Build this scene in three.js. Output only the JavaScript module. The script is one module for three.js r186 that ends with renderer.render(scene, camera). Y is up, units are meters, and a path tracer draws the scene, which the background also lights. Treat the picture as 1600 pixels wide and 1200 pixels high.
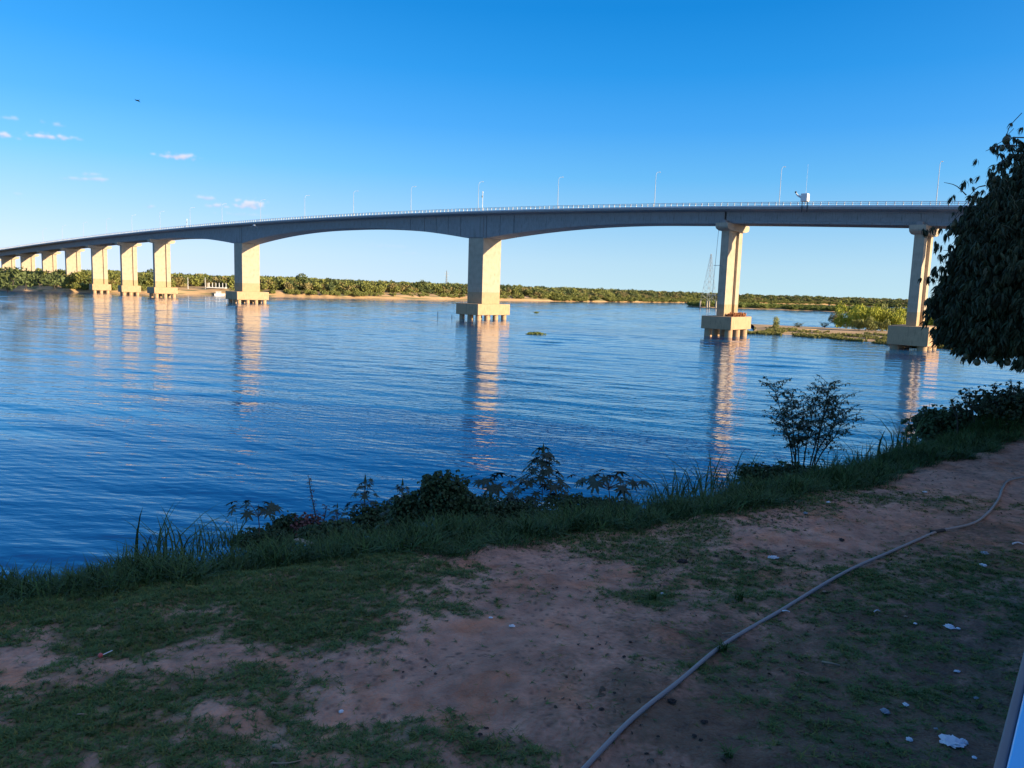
import * as THREE from 'three';
import { mergeGeometries } from 'three/addons/utils/BufferGeometryUtils.js';
import { RoundedBoxGeometry } from 'three/addons/geometries/RoundedBoxGeometry.js';
import { createNoise2D, createNoise3D } from 'simplex-noise';

// ---------------------------------------------------------------- camera
const EYE = 10.5;                                   // metres above the river
const camera = new THREE.PerspectiveCamera(53.33, 4 / 3, 0.1, 9000);
camera.position.set(0, EYE, 0);
camera.rotation.order = 'YXZ';
camera.rotation.set(-0.1254, 0, 0.032);
camera.updateMatrixWorld(true);

const scene = new THREE.Scene();
scene.add(camera);
const renderer = new THREE.WebGLRenderer({ antialias: true });
renderer.toneMapping = THREE.LinearToneMapping;
renderer.toneMappingExposure = 2.0;
renderer.shadowMap.enabled = true;

// ---------------------------------------------------------------- sun and sky
const SUN = new THREE.Vector3(0.894, 0.259, 0.365).normalize();   // low, to the right and a little behind
const sun = new THREE.DirectionalLight(new THREE.Color().setRGB(1.0, 0.8, 0.52), 5);
sun.position.copy(SUN).multiplyScalar(600);
sun.castShadow = true;
Object.assign(sun.shadow.camera, { left: -500, right: 300, top: 300, bottom: -300, near: 10, far: 2000 });
sun.shadow.mapSize.set(4096, 4096);
scene.add(sun, sun.target);

function rng(seed) {
  let a = seed >>> 0;
  return () => { a = (a + 0x6d2b79f5) | 0; let t = Math.imul(a ^ (a >>> 15), 1 | a); t = (t + Math.imul(t ^ (t >>> 7), 61 | t)) ^ t; return ((t ^ (t >>> 14)) >>> 0) / 4294967296; };
}
const n2 = createNoise2D(rng(11)), n3 = createNoise3D(rng(12));
const fbm = (x, y, o = 4) => { let s = 0, a = 0.5, f = 1; for (let i = 0; i < o; i++) { s += a * n2(x * f, y * f); a *= 0.5; f *= 2.03; } return s; };
const clamp = (x, a = 0, b = 1) => Math.min(b, Math.max(a, x));
const sstep = (a, b, x) => { const t = clamp((x - a) / (b - a)); return t * t * (3 - 2 * t); };
const mix = (a, b, t) => a + (b - a) * t;
const TAU = Math.PI * 2;

// a point of the place seen at a pixel of the 1600 x 1200 photograph, on the level y
const ray = (px, py) => new THREE.Vector3((px / 800) - 1, 1 - py / 600, 0.5).unproject(camera).sub(camera.position).normalize();
camera.updateProjectionMatrix();
const at = (px, py, y = 0) => { const d = ray(px, py); return camera.position.clone().addScaledVector(d, (y - EYE) / d.y); };
const away = (px, py, dist) => { const d = ray(px, py); return camera.position.clone().addScaledVector(d, dist / Math.hypot(d.x, d.z)); };

const SKY_STOPS = [                                  // elevation in degrees, linear radiance; unseen upper stops greyed to warm the shaded ground
  [0, 0.62, 0.82, 0.95], [2, 0.54, 0.775, 0.97], [4.6, 0.37, 0.675, 0.99], [8, 0.175, 0.55, 1.0], [11.3, 0.084, 0.43, 0.98], [15, 0.034, 0.345, 0.89],
  [19, 0.015, 0.275, 0.78], [26, 0.02, 0.225, 0.66], [40, 0.09, 0.205, 0.49], [60, 0.15, 0.215, 0.41], [90, 0.16, 0.215, 0.39],
];
{
  const W = 4096, Hh = 2048, data = new Float32Array(W * Hh * 4), GAIN = 0.5;
  const clouds = [   // pixel x, y, half width, half height, strength
    [72, 213, 30, 5, 0.95], [100, 215, 18, 4, 0.7], [120, 217, 10, 2.5, 0.4], [6, 211, 13, 5, 0.95], [24, 215, 9, 3, 0.5], [17, 185, 16, 4, 0.4], [92, 195, 10, 3.5, 0.42], [66, 190, 6, 2, 0.2],
    [278, 245, 34, 5, 1.0], [284, 243, 16, 6, 0.6], [120, 279, 26, 2.5, 0.45], [150, 280, 26, 4, 0.55], [140, 272, 14, 2.5, 0.4], [30, 303, 12, 2, 0.22],
    [392, 321, 30, 9, 0.85], [340, 322, 17, 4, 0.8], [323, 309, 16, 3.5, 0.65], [235, 323, 11, 2.2, 0.55], [600, 385, 45, 4, 0.10], [640, 396, 16, 2.5, 0.12], [380, 335, 40, 3, 0.2],
  ].map(([x, y, w, h, s]) => {
    const d = ray(x, y), e = ray(x + w, y + 0.032 * w), g = ray(x, y - h);
    return { az: Math.atan2(d.z, d.x), el: Math.asin(d.y), w: Math.abs(Math.atan2(e.z, e.x) - Math.atan2(d.z, d.x)), h: Math.abs(Math.asin(g.y) - Math.asin(d.y)), s };
  });
  for (let j = 0; j < Hh; j++) {
    const el = ((j + 0.5) / Hh - 0.5) * Math.PI, ed = Math.max(0, el * 180 / Math.PI);
    let k = 0; while (k < SKY_STOPS.length - 2 && SKY_STOPS[k + 1][0] < ed) k++;
    const A = SKY_STOPS[k], B = SKY_STOPS[k + 1], t = clamp((ed - A[0]) / (B[0] - A[0]));
    const base = [mix(A[1], B[1], t), mix(A[2], B[2], t), mix(A[3], B[3], t)];
    const cy = Math.sin(Math.max(el, 0)), ce = Math.cos(Math.max(el, 0));
    for (let i = 0; i < W; i++) {
      const az = ((i + 0.5) / W - 0.5) * TAU, o = (j * W + i) * 4;
      const c = Math.cos(az) * ce * SUN.x + cy * SUN.y + Math.sin(az) * ce * SUN.z;
      const q2 = c * c, kg = 0.28 + 0.42 * (1 - Math.exp(-ed / 8)), phG = (1 + kg * q2) / (1 + 0.13 * kg), phB = (1 + 0.45 * q2) / 1.06;
      const g1 = Math.pow(Math.max(0, (1 + c) / 2), 8), g2 = Math.pow(Math.max(0, (1 + c) / 2), 40), low = 0.4 + 0.6 * Math.exp(-ed / 25);  // broad sun-side glow, strengthened to warm the shaded ground
      let r = Math.max(0.006, base[0] * (0.9 + 0.5 * q2) + (0.03 + 0.11 * Math.exp(-ed / 9)) * (q2 - 0.13) * base[2]) + (g1 * 0.8 + g2 * 2.0) * low, g = base[1] * phG + (g1 * 0.6 + g2 * 1.5) * low, b = base[2] * phB + (g1 * 0.42 + g2 * 0.9) * low;
      if (el > 0.03 && el < 0.4) for (const q of clouds) {
        const dx = (az - q.az) / q.w, dy = (el - q.el) / q.h;
        if (Math.abs(dx) > 1.6 || Math.abs(dy) > 2.6) continue;
        const nz = fbm(az * 70 + 3, el * 190, 4);
        const dyy = dy < 0 ? dy * 1.35 : dy;
        const m = sstep(0.0, 0.75, 1 - Math.sqrt(dx * dx + dyy * dyy) + nz * 0.95) * q.s;
        const lux = sstep(-0.9, 0.7, dy + nz * 0.8);
        r = mix(r, mix(0.50, 0.86, lux), m); g = mix(g, mix(0.60, 0.87, lux), m); b = mix(b, mix(0.88, 0.97, lux), m);
      }
      data[o] = r * GAIN; data[o + 1] = g * GAIN; data[o + 2] = b * GAIN; data[o + 3] = 1;
    }
  }
  const sky = new THREE.DataTexture(data, W, Hh, THREE.RGBAFormat, THREE.FloatType);
  sky.mapping = THREE.EquirectangularReflectionMapping;
  sky.magFilter = sky.minFilter = THREE.LinearFilter;
  sky.needsUpdate = true;
  scene.background = sky;
  scene.environment = sky;
}

// ---------------------------------------------------------------- helpers
const used = {};
const numbered = (n) => { const k = used[n] = (used[n] ?? -1) + 1; return k ? `${n}_${String(k).padStart(3, '0')}` : n; };
const lit = (o) => { o.castShadow = o.receiveShadow = true; return o; };
function tag(o, label, category, group, kind) {
  if (label) o.userData.label = label;
  if (category) o.userData.category = category;
  if (group) o.userData.group = group;
  if (kind) o.userData.kind = kind;
  return o;
}
function thing(name, label, category, p, turn = 0, group) {
  const o = new THREE.Group(); o.name = numbered(name); scene.add(o);
  if (p) o.position.copy(p); o.rotation.y = turn;
  return tag(o, label, category, group);
}
function part(parent, name, geo, mat) { const m = lit(new THREE.Mesh(geo, mat)); m.name = name; parent.add(m); return m; }
function single(name, geo, mat, label, category, p, group) { const m = lit(new THREE.Mesh(geo, mat)); m.name = numbered(name); if (p) m.position.copy(p); scene.add(m); return tag(m, label, category, group); }
function structure(name, geo, mat) { const m = lit(new THREE.Mesh(geo, mat)); m.name = numbered(name); m.userData.kind = 'structure'; scene.add(m); return m; }
function copies(name, geo, mat, list, parent = scene, colors) {
  const m = lit(new THREE.InstancedMesh(geo, mat, list.length));
  m.name = parent === scene ? numbered(name) : name;
  list.forEach((x, i) => m.setMatrixAt(i, x));
  if (colors) colors.forEach((c, i) => m.setColorAt(i, c));
  m.userData.kind = 'stuff'; parent.add(m); return m;
}
const M4 = (p, q, s) => new THREE.Matrix4().compose(p, q, typeof s === 'number' ? new THREE.Vector3(s, s, s) : s);
const V = (x, y, z) => new THREE.Vector3(x, y, z);
const quat = (x, y, z, order = 'YXZ') => new THREE.Quaternion().setFromEuler(new THREE.Euler(x, y, z, order));
const box = (w, h, d, x = 0, y = 0, z = 0) => new THREE.BoxGeometry(w, h, d).translate(x, y, z);
const rbox = (w, h, d, x, y, z, r = 0.08) => new RoundedBoxGeometry(w, h, d, 2, r).translate(x, y, z);
const cyl = (r1, r2, h, x = 0, y = 0, z = 0, n = 12) => new THREE.CylinderGeometry(r1, r2, h, n).translate(x, y, z);
const merge = (list) => mergeGeometries(list.map((g) => { const h = g.index ? g.toNonIndexed() : g; for (const k of Object.keys(h.attributes)) if (!['position', 'normal', 'uv'].includes(k)) h.deleteAttribute(k); return h; }));
function bar(a, b, r, n = 5) {
  const d = b.clone().sub(a), g = new THREE.CylinderGeometry(r, r, d.length(), n);
  return g.applyMatrix4(M4(a.clone().add(b).multiplyScalar(0.5), new THREE.Quaternion().setFromUnitVectors(V(0, 1, 0), d.normalize()), 1));
}
function tube(pts, r0, r1 = r0, seg = 12, rad = 6) {
  const c = new THREE.CatmullRomCurve3(pts), g = new THREE.TubeGeometry(c, seg, 1, rad), p = g.attributes.position, v = V(0, 0, 0);
  for (let i = 0; i <= seg; i++) {
    const o = c.getPointAt(i / seg), r = mix(r0, r1, i / seg);
    for (let j = 0; j <= rad; j++) { const k = i * (rad + 1) + j; v.fromBufferAttribute(p, k).sub(o).multiplyScalar(r).add(o); p.setXYZ(k, v.x, v.y, v.z); }
  }
  return g;
}
function quads(pos, uv, idx) {
  const g = new THREE.BufferGeometry();
  g.setAttribute('position', new THREE.Float32BufferAttribute(pos, 3));
  g.setAttribute('uv', new THREE.Float32BufferAttribute(uv, 2));
  g.setIndex(idx); g.computeVertexNormals(); return g;
}
function texture(w, h, fill, srgb = false, rep = [1, 1], float = false) {
  const d = float ? new Float32Array(w * h * 4) : new Uint8Array(w * h * 4), c = [0, 0, 0];
  for (let j = 0; j < h; j++) for (let i = 0; i < w; i++) {
    fill(i / w, j / h, c); const o = (j * w + i) * 4;
    for (let k = 0; k < 3; k++) d[o + k] = float ? c[k] : clamp(srgb ? (c[k] <= 0.0031308 ? c[k] * 12.92 : 1.055 * Math.pow(c[k], 1 / 2.4) - 0.055) : c[k]) * 255;
    d[o + 3] = float ? 1 : 255;
  }
  const t = new THREE.DataTexture(d, w, h, THREE.RGBAFormat, float ? THREE.FloatType : THREE.UnsignedByteType);
  t.wrapS = t.wrapT = THREE.RepeatWrapping; t.magFilter = t.minFilter = THREE.LinearFilter; t.repeat.set(...rep);
  if (srgb) t.colorSpace = THREE.SRGBColorSpace;
  t.needsUpdate = true; return t;
}
// noise that repeats over a tile
const GRAD = Array.from({ length: 256 }, ((r) => () => { const a = r() * TAU; return [Math.cos(a), Math.sin(a)]; })(rng(77))), PERM = ((r) => { const p = Array.from({ length: 256 }, (_, i) => i); for (let i = 255; i > 0; i--) { const j = Math.floor(r() * (i + 1)); [p[i], p[j]] = [p[j], p[i]]; } return p; })(rng(78));
function tileNoise(u, v, f, seed = 0) {
  f = Math.max(1, Math.round(f)); const x = u * f, y = v * f, xi = Math.floor(x), yi = Math.floor(y), fx = x - xi, fy = y - yi;
  const d = (i, j) => { const g = GRAD[PERM[(PERM[((xi + i) % f + f + Math.round(seed * 13)) & 255] + ((yi + j) % f + f)) & 255]]; return g[0] * (fx - i) + g[1] * (fy - j); };
  const q = (t) => t * t * t * (t * (t * 6 - 15) + 10), a = q(fx), b = q(fy);
  return 1.5 * mix(mix(d(0, 0), d(1, 0), a), mix(d(0, 1), d(1, 1), a), b);
}
const rgb = (r, g, b) => new THREE.Color().setRGB(r, g, b);
const std = (c, rough = 0.9, extra = {}) => new THREE.MeshStandardMaterial({ color: c, roughness: rough, ...extra });

// ---------------------------------------------------------------- materials
const concreteMap = (seed, base, stain) => texture(512, 512, (u, v, c) => {
  const n = tileNoise(u, v, 6, seed) * 0.09 + tileNoise(u, v, 22, seed + 5) * 0.06 + tileNoise(u, v, 90, seed + 9) * 0.04;
  const drip = Math.max(0, tileNoise(u, Math.abs(v - 0.5) * 0.12, 40, seed + 3) - 0.25) * stain;
  const k = 1 + n - drip; c[0] = base[0] * k; c[1] = base[1] * k; c[2] = base[2] * k * (1 - drip * 0.1);
}, true, [1 / 9, 1 / 9]);
const mat = {
  deck: std(0xffffff, 0.9, { map: concreteMap(1, [0.29, 0.28, 0.27], 0.6) }),
  pier: std(0xffffff, 0.9, { map: concreteMap(2, [0.44, 0.355, 0.26], 0.45) }),
  mark: std(0xffffff, 0.9, { map: concreteMap(4, [0.40, 0.29, 0.17], 0.35) }),
  cap: std(0xffffff, 0.92, { map: concreteMap(3, [0.48, 0.31, 0.18], 0.5) }),
  joint: std(rgb(0.05, 0.05, 0.05), 0.95),
  white: std(rgb(0.72, 0.72, 0.70), 0.6),
  steel: std(rgb(0.36, 0.37, 0.38), 0.5, { metalness: 0.3 }),
  dark: std(rgb(0.04, 0.04, 0.045), 0.7),
  asphalt: std(rgb(0.05, 0.05, 0.05), 0.95),
};

// ---------------------------------------------------------------- river
const WAVE_SLOPE = 0.034;      // root mean square slope of the finest ripples, which are only a normal map
const SWELL = 0.0076;          // slope of each of the modelled waves
{
  const waves = (N, tile, lo, hi, count, seed, wind, spread) => {   // sum of waves that fit the tile
    const r = rng(seed), list = [];
    while (list.length < count) {
      const lam = lo * Math.pow(hi / lo, r()), a = wind + (r() + r() + r() - 1.5) * spread, k = tile / lam;
      const kx = Math.round(k * Math.cos(a)), ky = Math.round(k * Math.sin(a));
      if (!kx && !ky) continue;
      list.push([kx, ky, r() * TAU, tile / Math.hypot(kx, ky)]);
    }
    const h = new Float32Array(N * N);
    for (const [kx, ky, p, l] of list) {
      const cx = new Float32Array(N), sx = new Float32Array(N);
      for (let i = 0; i < N; i++) { cx[i] = Math.cos(TAU * kx * i / N + p); sx[i] = Math.sin(TAU * kx * i / N + p); }
      const amp = Math.pow(l, 1.0);
      for (let j = 0; j < N; j++) { const c = Math.cos(TAU * ky * j / N) * amp, s = Math.sin(TAU * ky * j / N) * amp; for (let i = 0; i < N; i++) h[j * N + i] += cx[i] * c - sx[i] * s; }
    }
    let m = 0; for (const x of h) m = Math.max(m, Math.abs(x));
    return h.map((x) => x / m);
  };
  const FN = 1024, TILE = 17;
  const fine = waves(FN, TILE, 0.16, 1.4, 80, 5, 1.35, 0.9);
  const px = TILE / FN, slope = new Float32Array(FN * FN * 2); let sum = 0;
  for (let j = 0; j < FN; j++) for (let i = 0; i < FN; i++) { const k = j * FN + i, dx = (fine[j * FN + (i + 1) % FN] - fine[j * FN + (i + FN - 1) % FN]) / (2 * px), dy = (fine[((j + 1) % FN) * FN + i] - fine[((j + FN - 1) % FN) * FN + i]) / (2 * px); slope[k * 2] = dx; slope[k * 2 + 1] = dy; sum += dx * dx + dy * dy; }
  const K = WAVE_SLOPE / Math.sqrt(sum / (FN * FN));
  const normal = texture(FN, FN, (u, v, c) => {
    const k = (Math.round(v * FN) * FN + Math.round(u * FN)) * 2, dx = slope[k] * K, dy = slope[k + 1] * K, l = Math.hypot(dx, dy, 1);
    c[0] = -dx / l * 0.5 + 0.5; c[1] = -dy / l * 0.5 + 0.5; c[2] = 1 / l * 0.5 + 0.5;
  }, false, [1 / TILE, 1 / TILE], true);
  const rough = texture(512, 512, (u, v, c) => { const x = 0.035 + 0.06 * sstep(-0.35, 0.5, tileNoise(u, v, 7, 3) + 0.5 * tileNoise(u, v, 19, 8)); c[0] = c[1] = c[2] = x; }, false, [1 / 260, 1 / 260], true);
  // the sheet: rings round the near bank, finer close by, with real waves
  const r = rng(17), list = [];
  for (let i = 0; i < 56; i++) { const lam = 0.55 * Math.pow(20, Math.pow(r(), 1.15)), a = 1.42 + (r() + r() + r() - 1.5) * 0.75, k = TAU / lam; list.push([k * Math.cos(a), k * Math.sin(a), r() * TAU, lam, SWELL / k]); }
  const radii = []; for (let d = 6; d < 9000; d += d < 850 ? Math.max(0.2, d * 0.0036) : d * 0.08) radii.push(d);
  const angles = []; for (let a = -1.75; a < 1.7501; a += Math.abs(a) < 0.72 ? 0.0052 : 0.03) angles.push(a);
  const pos = [], nor = [], uv = [], idx = [], m = angles.length;
  for (const d of radii) {
    const cell = Math.max(0.2, d * 0.0042), fade = 1 - sstep(600, 850, d), use = list.filter((w) => w[3] > cell * 2.6 && fade > 0);
    const gust = use.length ? Math.sqrt(list.length / use.length) : 0, keep = Math.min(1.5, gust);
    for (const a of angles) {
      const x = Math.sin(a) * d, z = -Math.cos(a) * d; let y = 0, sx = 0, sz = 0;
      const calm = (0.72 + 0.55 * fbm(x * 0.012 + 8, z * 0.02, 3)) * fade * keep * (1 - sstep(0.68, 0.75, Math.abs(a)));
      if (calm > 0) for (const [kx, kz, p, , amp] of use) { const q = kx * x - kz * z + p, s = Math.sin(q) * amp, c = Math.cos(q) * amp; y += s; sx += kx * c; sz -= kz * c; }
      sx *= calm; sz *= calm; const l = Math.hypot(sx, sz, 1);
      pos.push(x, y * calm, z); nor.push(-sx / l, 1 / l, -sz / l); uv.push(x, -z);
    }
  }
  for (let i = 0; i + 1 < radii.length; i++) for (let j = 0; j + 1 < m; j++) { const k = i * m + j; idx.push(k, k + 1, k + m, k + m, k + 1, k + m + 1); }
  const g = new THREE.BufferGeometry();
  g.setAttribute('position', new THREE.Float32BufferAttribute(pos, 3)); g.setAttribute('normal', new THREE.Float32BufferAttribute(nor, 3)); g.setAttribute('uv', new THREE.Float32BufferAttribute(uv, 2)); g.setIndex(idx);
  structure('river_water', g, new THREE.MeshPhysicalMaterial({ color: rgb(0.010, 0.10, 0.25), roughness: 1, roughnessMap: rough, ior: 1.5, normalMap: normal }));
}
// ---------------------------------------------------------------- bridge (own axes: x along the deck to the near bank, z towards the photographer)
const bridge = thing('road_bridge', 'long arched concrete road bridge spanning the river on pale piers', 'bridge', V(-10.352, 0, -243.196), -Math.PI / 2 + 0.8737);
const railTop = (x) => { const t = clamp(-x, -135, 440), h = 6.00879e-8 * t ** 3 - 1.07155e-4 * t * t + 0.015677 * t + 34.576, e = -x - t; return h + e * (1.80263e-7 * t * t - 2.1431e-4 * t + 0.015677); };
const WIDE = 8.5, NEAR = 2.6, FAR = -WIDE - 2.6;      // pier face at z = 0, deck edges
const bridgePoint = (x, y, z) => bridge.localToWorld(V(x, y, z));
bridge.updateMatrixWorld(true);
// sweeps a closed outline section(x) = [[z, y], ...] along the stations xs
function sweep(xs, section, capped = true) {
  const pos = [], uv = [], idx = [];
  const rings = xs.map((x) => section(x)), n = rings[0].length;
  for (let e = 0; e < n; e++) {
    const b0 = pos.length / 3; let along = 0; const f = (e + 1) % n;
    const lenE = Math.hypot(rings[0][e][0] - rings[0][f][0], rings[0][e][1] - rings[0][f][1]);
    xs.forEach((x, i) => { const A = rings[i][e], B = rings[i][f]; pos.push(x, A[1], A[0], x, B[1], B[0]); uv.push(x, e * 3.1, x, e * 3.1 + lenE); });
    for (let i = 0; i + 1 < xs.length; i++) { const k = b0 + i * 2; idx.push(k, k + 1, k + 2, k + 2, k + 1, k + 3); }
  }
  if (capped) for (const [i, dir] of [[0, 1], [xs.length - 1, -1]]) {
    const b0 = pos.length / 3, tri = THREE.ShapeUtils.triangulateShape(rings[i].map(([a, b]) => new THREE.Vector2(a, b)), []);
    rings[i].forEach(([z, y]) => { pos.push(xs[i], y, z); uv.push(z, y); });
    tri.forEach(([a, b, c]) => (dir > 0 ? idx.push(b0 + a, b0 + b, b0 + c) : idx.push(b0 + a, b0 + c, b0 + b)));
  }
  return quads(pos, uv, idx);
}
const stations = (a, b, step) => { const n = Math.max(1, Math.round(Math.abs(b - a) / step)); return Array.from({ length: n + 1 }, (_, i) => mix(a, b, i / n)); };
const boxUV = (g) => {   // uv in metres for boxes and columns
  const h = g.index ? g.toNonIndexed() : g, p = h.attributes.position, n = h.attributes.normal, u = new Float32Array(p.count * 2);
  for (let i = 0; i < p.count; i++) { const ax = Math.abs(n.getX(i)), ay = Math.abs(n.getY(i)), az = Math.abs(n.getZ(i)); if (ay > ax && ay > az) u.set([p.getX(i), p.getZ(i)], i * 2); else if (ax > az) u.set([p.getZ(i), p.getY(i)], i * 2); else u.set([p.getX(i), p.getY(i)], i * 2); }
  h.setAttribute('uv', new THREE.BufferAttribute(u, 2)); return h;
};
const PIERS = [124.8, 81.3, 0, -140.5, -221.8, -259.3, -296.8, -334.3, -371.8, -409.3, -446.8, -484.3, -521.8];
const LANDED = { '-371.8': 7.0, '-409.3': 8.5, '-446.8': 9.5, '-484.3': 10, '-521.8': 10.5 };
// deck slab, kerbs and railing span by span
const JOINTS = [330, 287, 243.6, 206, 167.3, 123.8, 80.3, -3.2, -143.7, -222.8, -260.3, -297.8, -335.3, -372.8, -410.3, -447.8, -485.3, -522.8, -560];
for (let s = 0; s + 1 < JOINTS.length; s++) {
  const x1 = JOINTS[s], x0 = JOINTS[s + 1] + 0.06, xs = stations(x0, x1, 5);
  const slab = part(bridge, 'deck_slab', sweep(xs, (x) => { const d = railTop(x) - 1.12; return [[NEAR, d], [NEAR, d - 0.5], [0.25, d - 0.85], [-WIDE - 0.25, d - 0.85], [FAR, d - 0.5], [FAR, d]]; }), mat.deck);
  const road = part(slab, 'road_surface', sweep(xs, (x) => { const d = railTop(x) - 1.116; return [[NEAR - 1.6, d + 0.03], [NEAR - 1.6, d], [FAR + 1.6, d], [FAR + 1.6, d + 0.03]]; }), mat.asphalt);
  for (const [z, w] of [[NEAR - 0.22, 0.4], [FAR + 0.22, 0.4]]) {
    const rail = [];
    rail.push(sweep(xs, (x) => { const h = railTop(x); return [[z + w / 2, h - 0.78], [z + w / 2, h - 1.2], [z - w / 2, h - 1.2], [z - w / 2, h - 0.78]]; }));
    for (const [lo, hi] of [[0.12, 0.0], [0.46, 0.34]]) rail.push(sweep(xs, (x) => { const h = railTop(x); return [[z + 0.07, h - hi], [z + 0.07, h - lo], [z - 0.07, h - lo], [z - 0.07, h - hi]]; }));
    for (let x = Math.ceil(x0 / 1.7) * 1.7; x < x1; x += 1.7) rail.push(box(0.17, 0.74, 0.2, x, railTop(x) - 0.43, z));
    part(bridge, 'railing', merge(rail), mat.white).userData.kind = 'stuff';
  }
  if (x1 > 81 || x0 < -222) {     // approach spans stand on separate beams
    for (let k = 0; k < 4; k++) {
      const zc = -0.35 - k * (WIDE - 0.7) / 3;
      part(bridge, 'beam', sweep(xs.length > 2 ? xs : stations(x0, x1, 5), (x) => {
        const top = railTop(x) - 1.955, bot = railTop(x) - 4.75;
        return [[zc + 0.34, top], [zc + 0.34, top - 0.22], [zc + 0.17, top - 0.34], [zc + 0.17, bot + 0.62], [zc + 0.33, bot + 0.42], [zc + 0.33, bot], [zc - 0.33, bot], [zc - 0.33, bot + 0.42], [zc - 0.17, bot + 0.62], [zc - 0.17, top - 0.34], [zc - 0.34, top - 0.22], [zc - 0.34, top]];
      }), mat.deck);
    }
    for (const f of [0.02, 0.34, 0.66, 0.98]) { const x = mix(x0, x1, f); part(bridge, 'cross_beam', box(0.35, 2.0, WIDE - 1.4, x, railTop(x) - 3.1, -WIDE / 2), mat.deck); }
  }
}
// the three main spans: a haunched box cast in pieces
const soffit = (x) => { const d = Math.min(Math.abs(x + 3.2), Math.abs(x + 143.7)), k = Math.max(0, 1 - Math.max(0, d - 3.6) / 62); return railTop(x) - 4.85 - 4.2 * k * k; };
{
  const cuts = [79.9];
  while (cuts[cuts.length - 1] > -221) { const c = cuts[cuts.length - 1]; const d = Math.min(Math.abs(c + 3.2), Math.abs(c + 143.7)); cuts.push(c - (d < 22 ? 5.6 : 6.9)); }
  cuts[cuts.length - 1] = -222.3;
  const pieces = cuts.slice(0, -1).map((c, i) => [cuts[i + 1] + (Math.abs(c + 3.2) < 26 ? 0.2 : 0.05), c]);
  for (const [a, b] of pieces) part(bridge, 'girder_piece', sweep(stations(a, b, 1.8), (x) => { const t = railTop(x) - 1.975, s = soffit(x); return [[0, t], [0, s], [-WIDE, s], [-WIDE, t]]; }), mat.deck);
  const core = part(bridge, 'girder_core', sweep(stations(-222, 79.6, 2.2), (x) => { const t = railTop(x) - 2.1, s = soffit(x) + 0.06; return [[-0.07, t], [-0.07, s], [-WIDE + 0.07, s], [-WIDE + 0.07, t]]; }), mat.joint);
  for (const xc of [-3.2, -143.7]) part(bridge, 'pier_panel', box(6.2, railTop(xc) - 2.6 - soffit(xc), 0.16, xc, (railTop(xc) - 2.6 + soffit(xc)) / 2 + 0.25, 0.08), mat.deck);
}
// piers
PIERS.forEach((x, i) => {
  const main = x === 0 || x === -140.5, foot = LANDED[String(x)], base = foot ?? 5.06;
  if (main) {
    const xc = x - 3.2, top = soffit(xc) + 0.3;
    const shaft = part(bridge, 'pier', boxUV(rbox(6.4, top - 8.7, WIDE, xc, (top + 8.7) / 2, -WIDE / 2, 0.06)), mat.pier);
    part(shaft, 'flood_mark', boxUV(rbox(6.4, 8.7 - base + 0.02, WIDE, xc, (8.7 + base) / 2, -WIDE / 2, 0.06)), mat.mark);
    part(shaft, 'pile_cap', boxUV(rbox(9.6, 3.5, 15.4, xc, base - 1.75, -WIDE / 2, 0.12)), mat.cap);
    part(shaft, 'cap_joint', box(0.06, 3.4, 15.44, xc - 0.2, base - 1.75, -WIDE / 2), mat.joint);
    for (let a = -1; a <= 1; a++) for (let b = 0; b < 4; b++) part(shaft, 'pile', cyl(0.85, 0.85, 6, xc + a * 3.5, -0.9, -WIDE / 2 + (b - 1.5) * 4.1, 16), mat.cap);
    return;
  }
  const xc = x - 1, w = 8.0, zc = -WIDE / 2, under = railTop(xc) - 4.75, top = under - 1.75;
  const sh = new THREE.Shape();   // plan of the shaft: two columns joined by a thinner wall
  [[-1, 4], [1, 4], [1, 1.9], [0.35, 1.9], [0.35, -1.9], [1, -1.9], [1, -4], [-1, -4], [-1, -1.9], [-0.35, -1.9], [-0.35, 1.9], [-1, 1.9]].forEach(([a, b], k) => (k ? sh.lineTo(a, b) : sh.moveTo(a, b)));
  const prism = (y0, y1) => boxUV(new THREE.ExtrudeGeometry(sh, { depth: y1 - y0, bevelEnabled: false }).rotateX(-Math.PI / 2).translate(xc, y0, zc));
  const split = foot ? base + 1.5 : 8.0;
  const shaft = part(bridge, 'pier', prism(split, top + 0.1), mat.pier);
  part(shaft, 'flood_mark', prism(base - 0.3, split), mat.mark);
  const cb = new THREE.Shape();   // crossbeam with rounded undersides
  cb.moveTo(-6.4, 1.75); cb.lineTo(6.4, 1.75); cb.lineTo(6.4, 0.95); cb.quadraticCurveTo(6.2, 0.35, 5.2, 0.2); cb.lineTo(4.2, 0); cb.lineTo(-4.2, 0); cb.lineTo(-5.2, 0.2); cb.quadraticCurveTo(-6.2, 0.35, -6.4, 0.95);
  part(shaft, 'crossbeam', boxUV(new THREE.ExtrudeGeometry(cb, { depth: 3.2, bevelEnabled: false }).translate(0, 0, -1.6).rotateY(Math.PI / 2).translate(xc, top, zc)), mat.pier);
  if (x > 60) part(shaft, 'bearing_wall', boxUV(rbox(1.2, 1.7, 1.6, xc + 0.2, under - 0.15, 0.95, 0.06)), mat.deck);
  if (foot) return;
  const small = x < -230, L = small ? 4.6 : 8.0, D = small ? 10.2 : 12.0, capH = x > 100 ? 4.1 : small ? 3.5 : 3.2;
  part(shaft, 'pile_cap', boxUV(rbox(L, capH, D, xc, base - capH / 2, zc, 0.12)), mat.cap);
  for (const a of small ? [-1, 1] : [-1, 1]) for (let b = -1; b <= 1; b++) part(shaft, 'pile', cyl(0.95, 0.95, 6, xc + a * (L / 2 - 1.3), -1.0, zc + b * (D / 2 - 1.6), 16), mat.cap);
});
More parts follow.
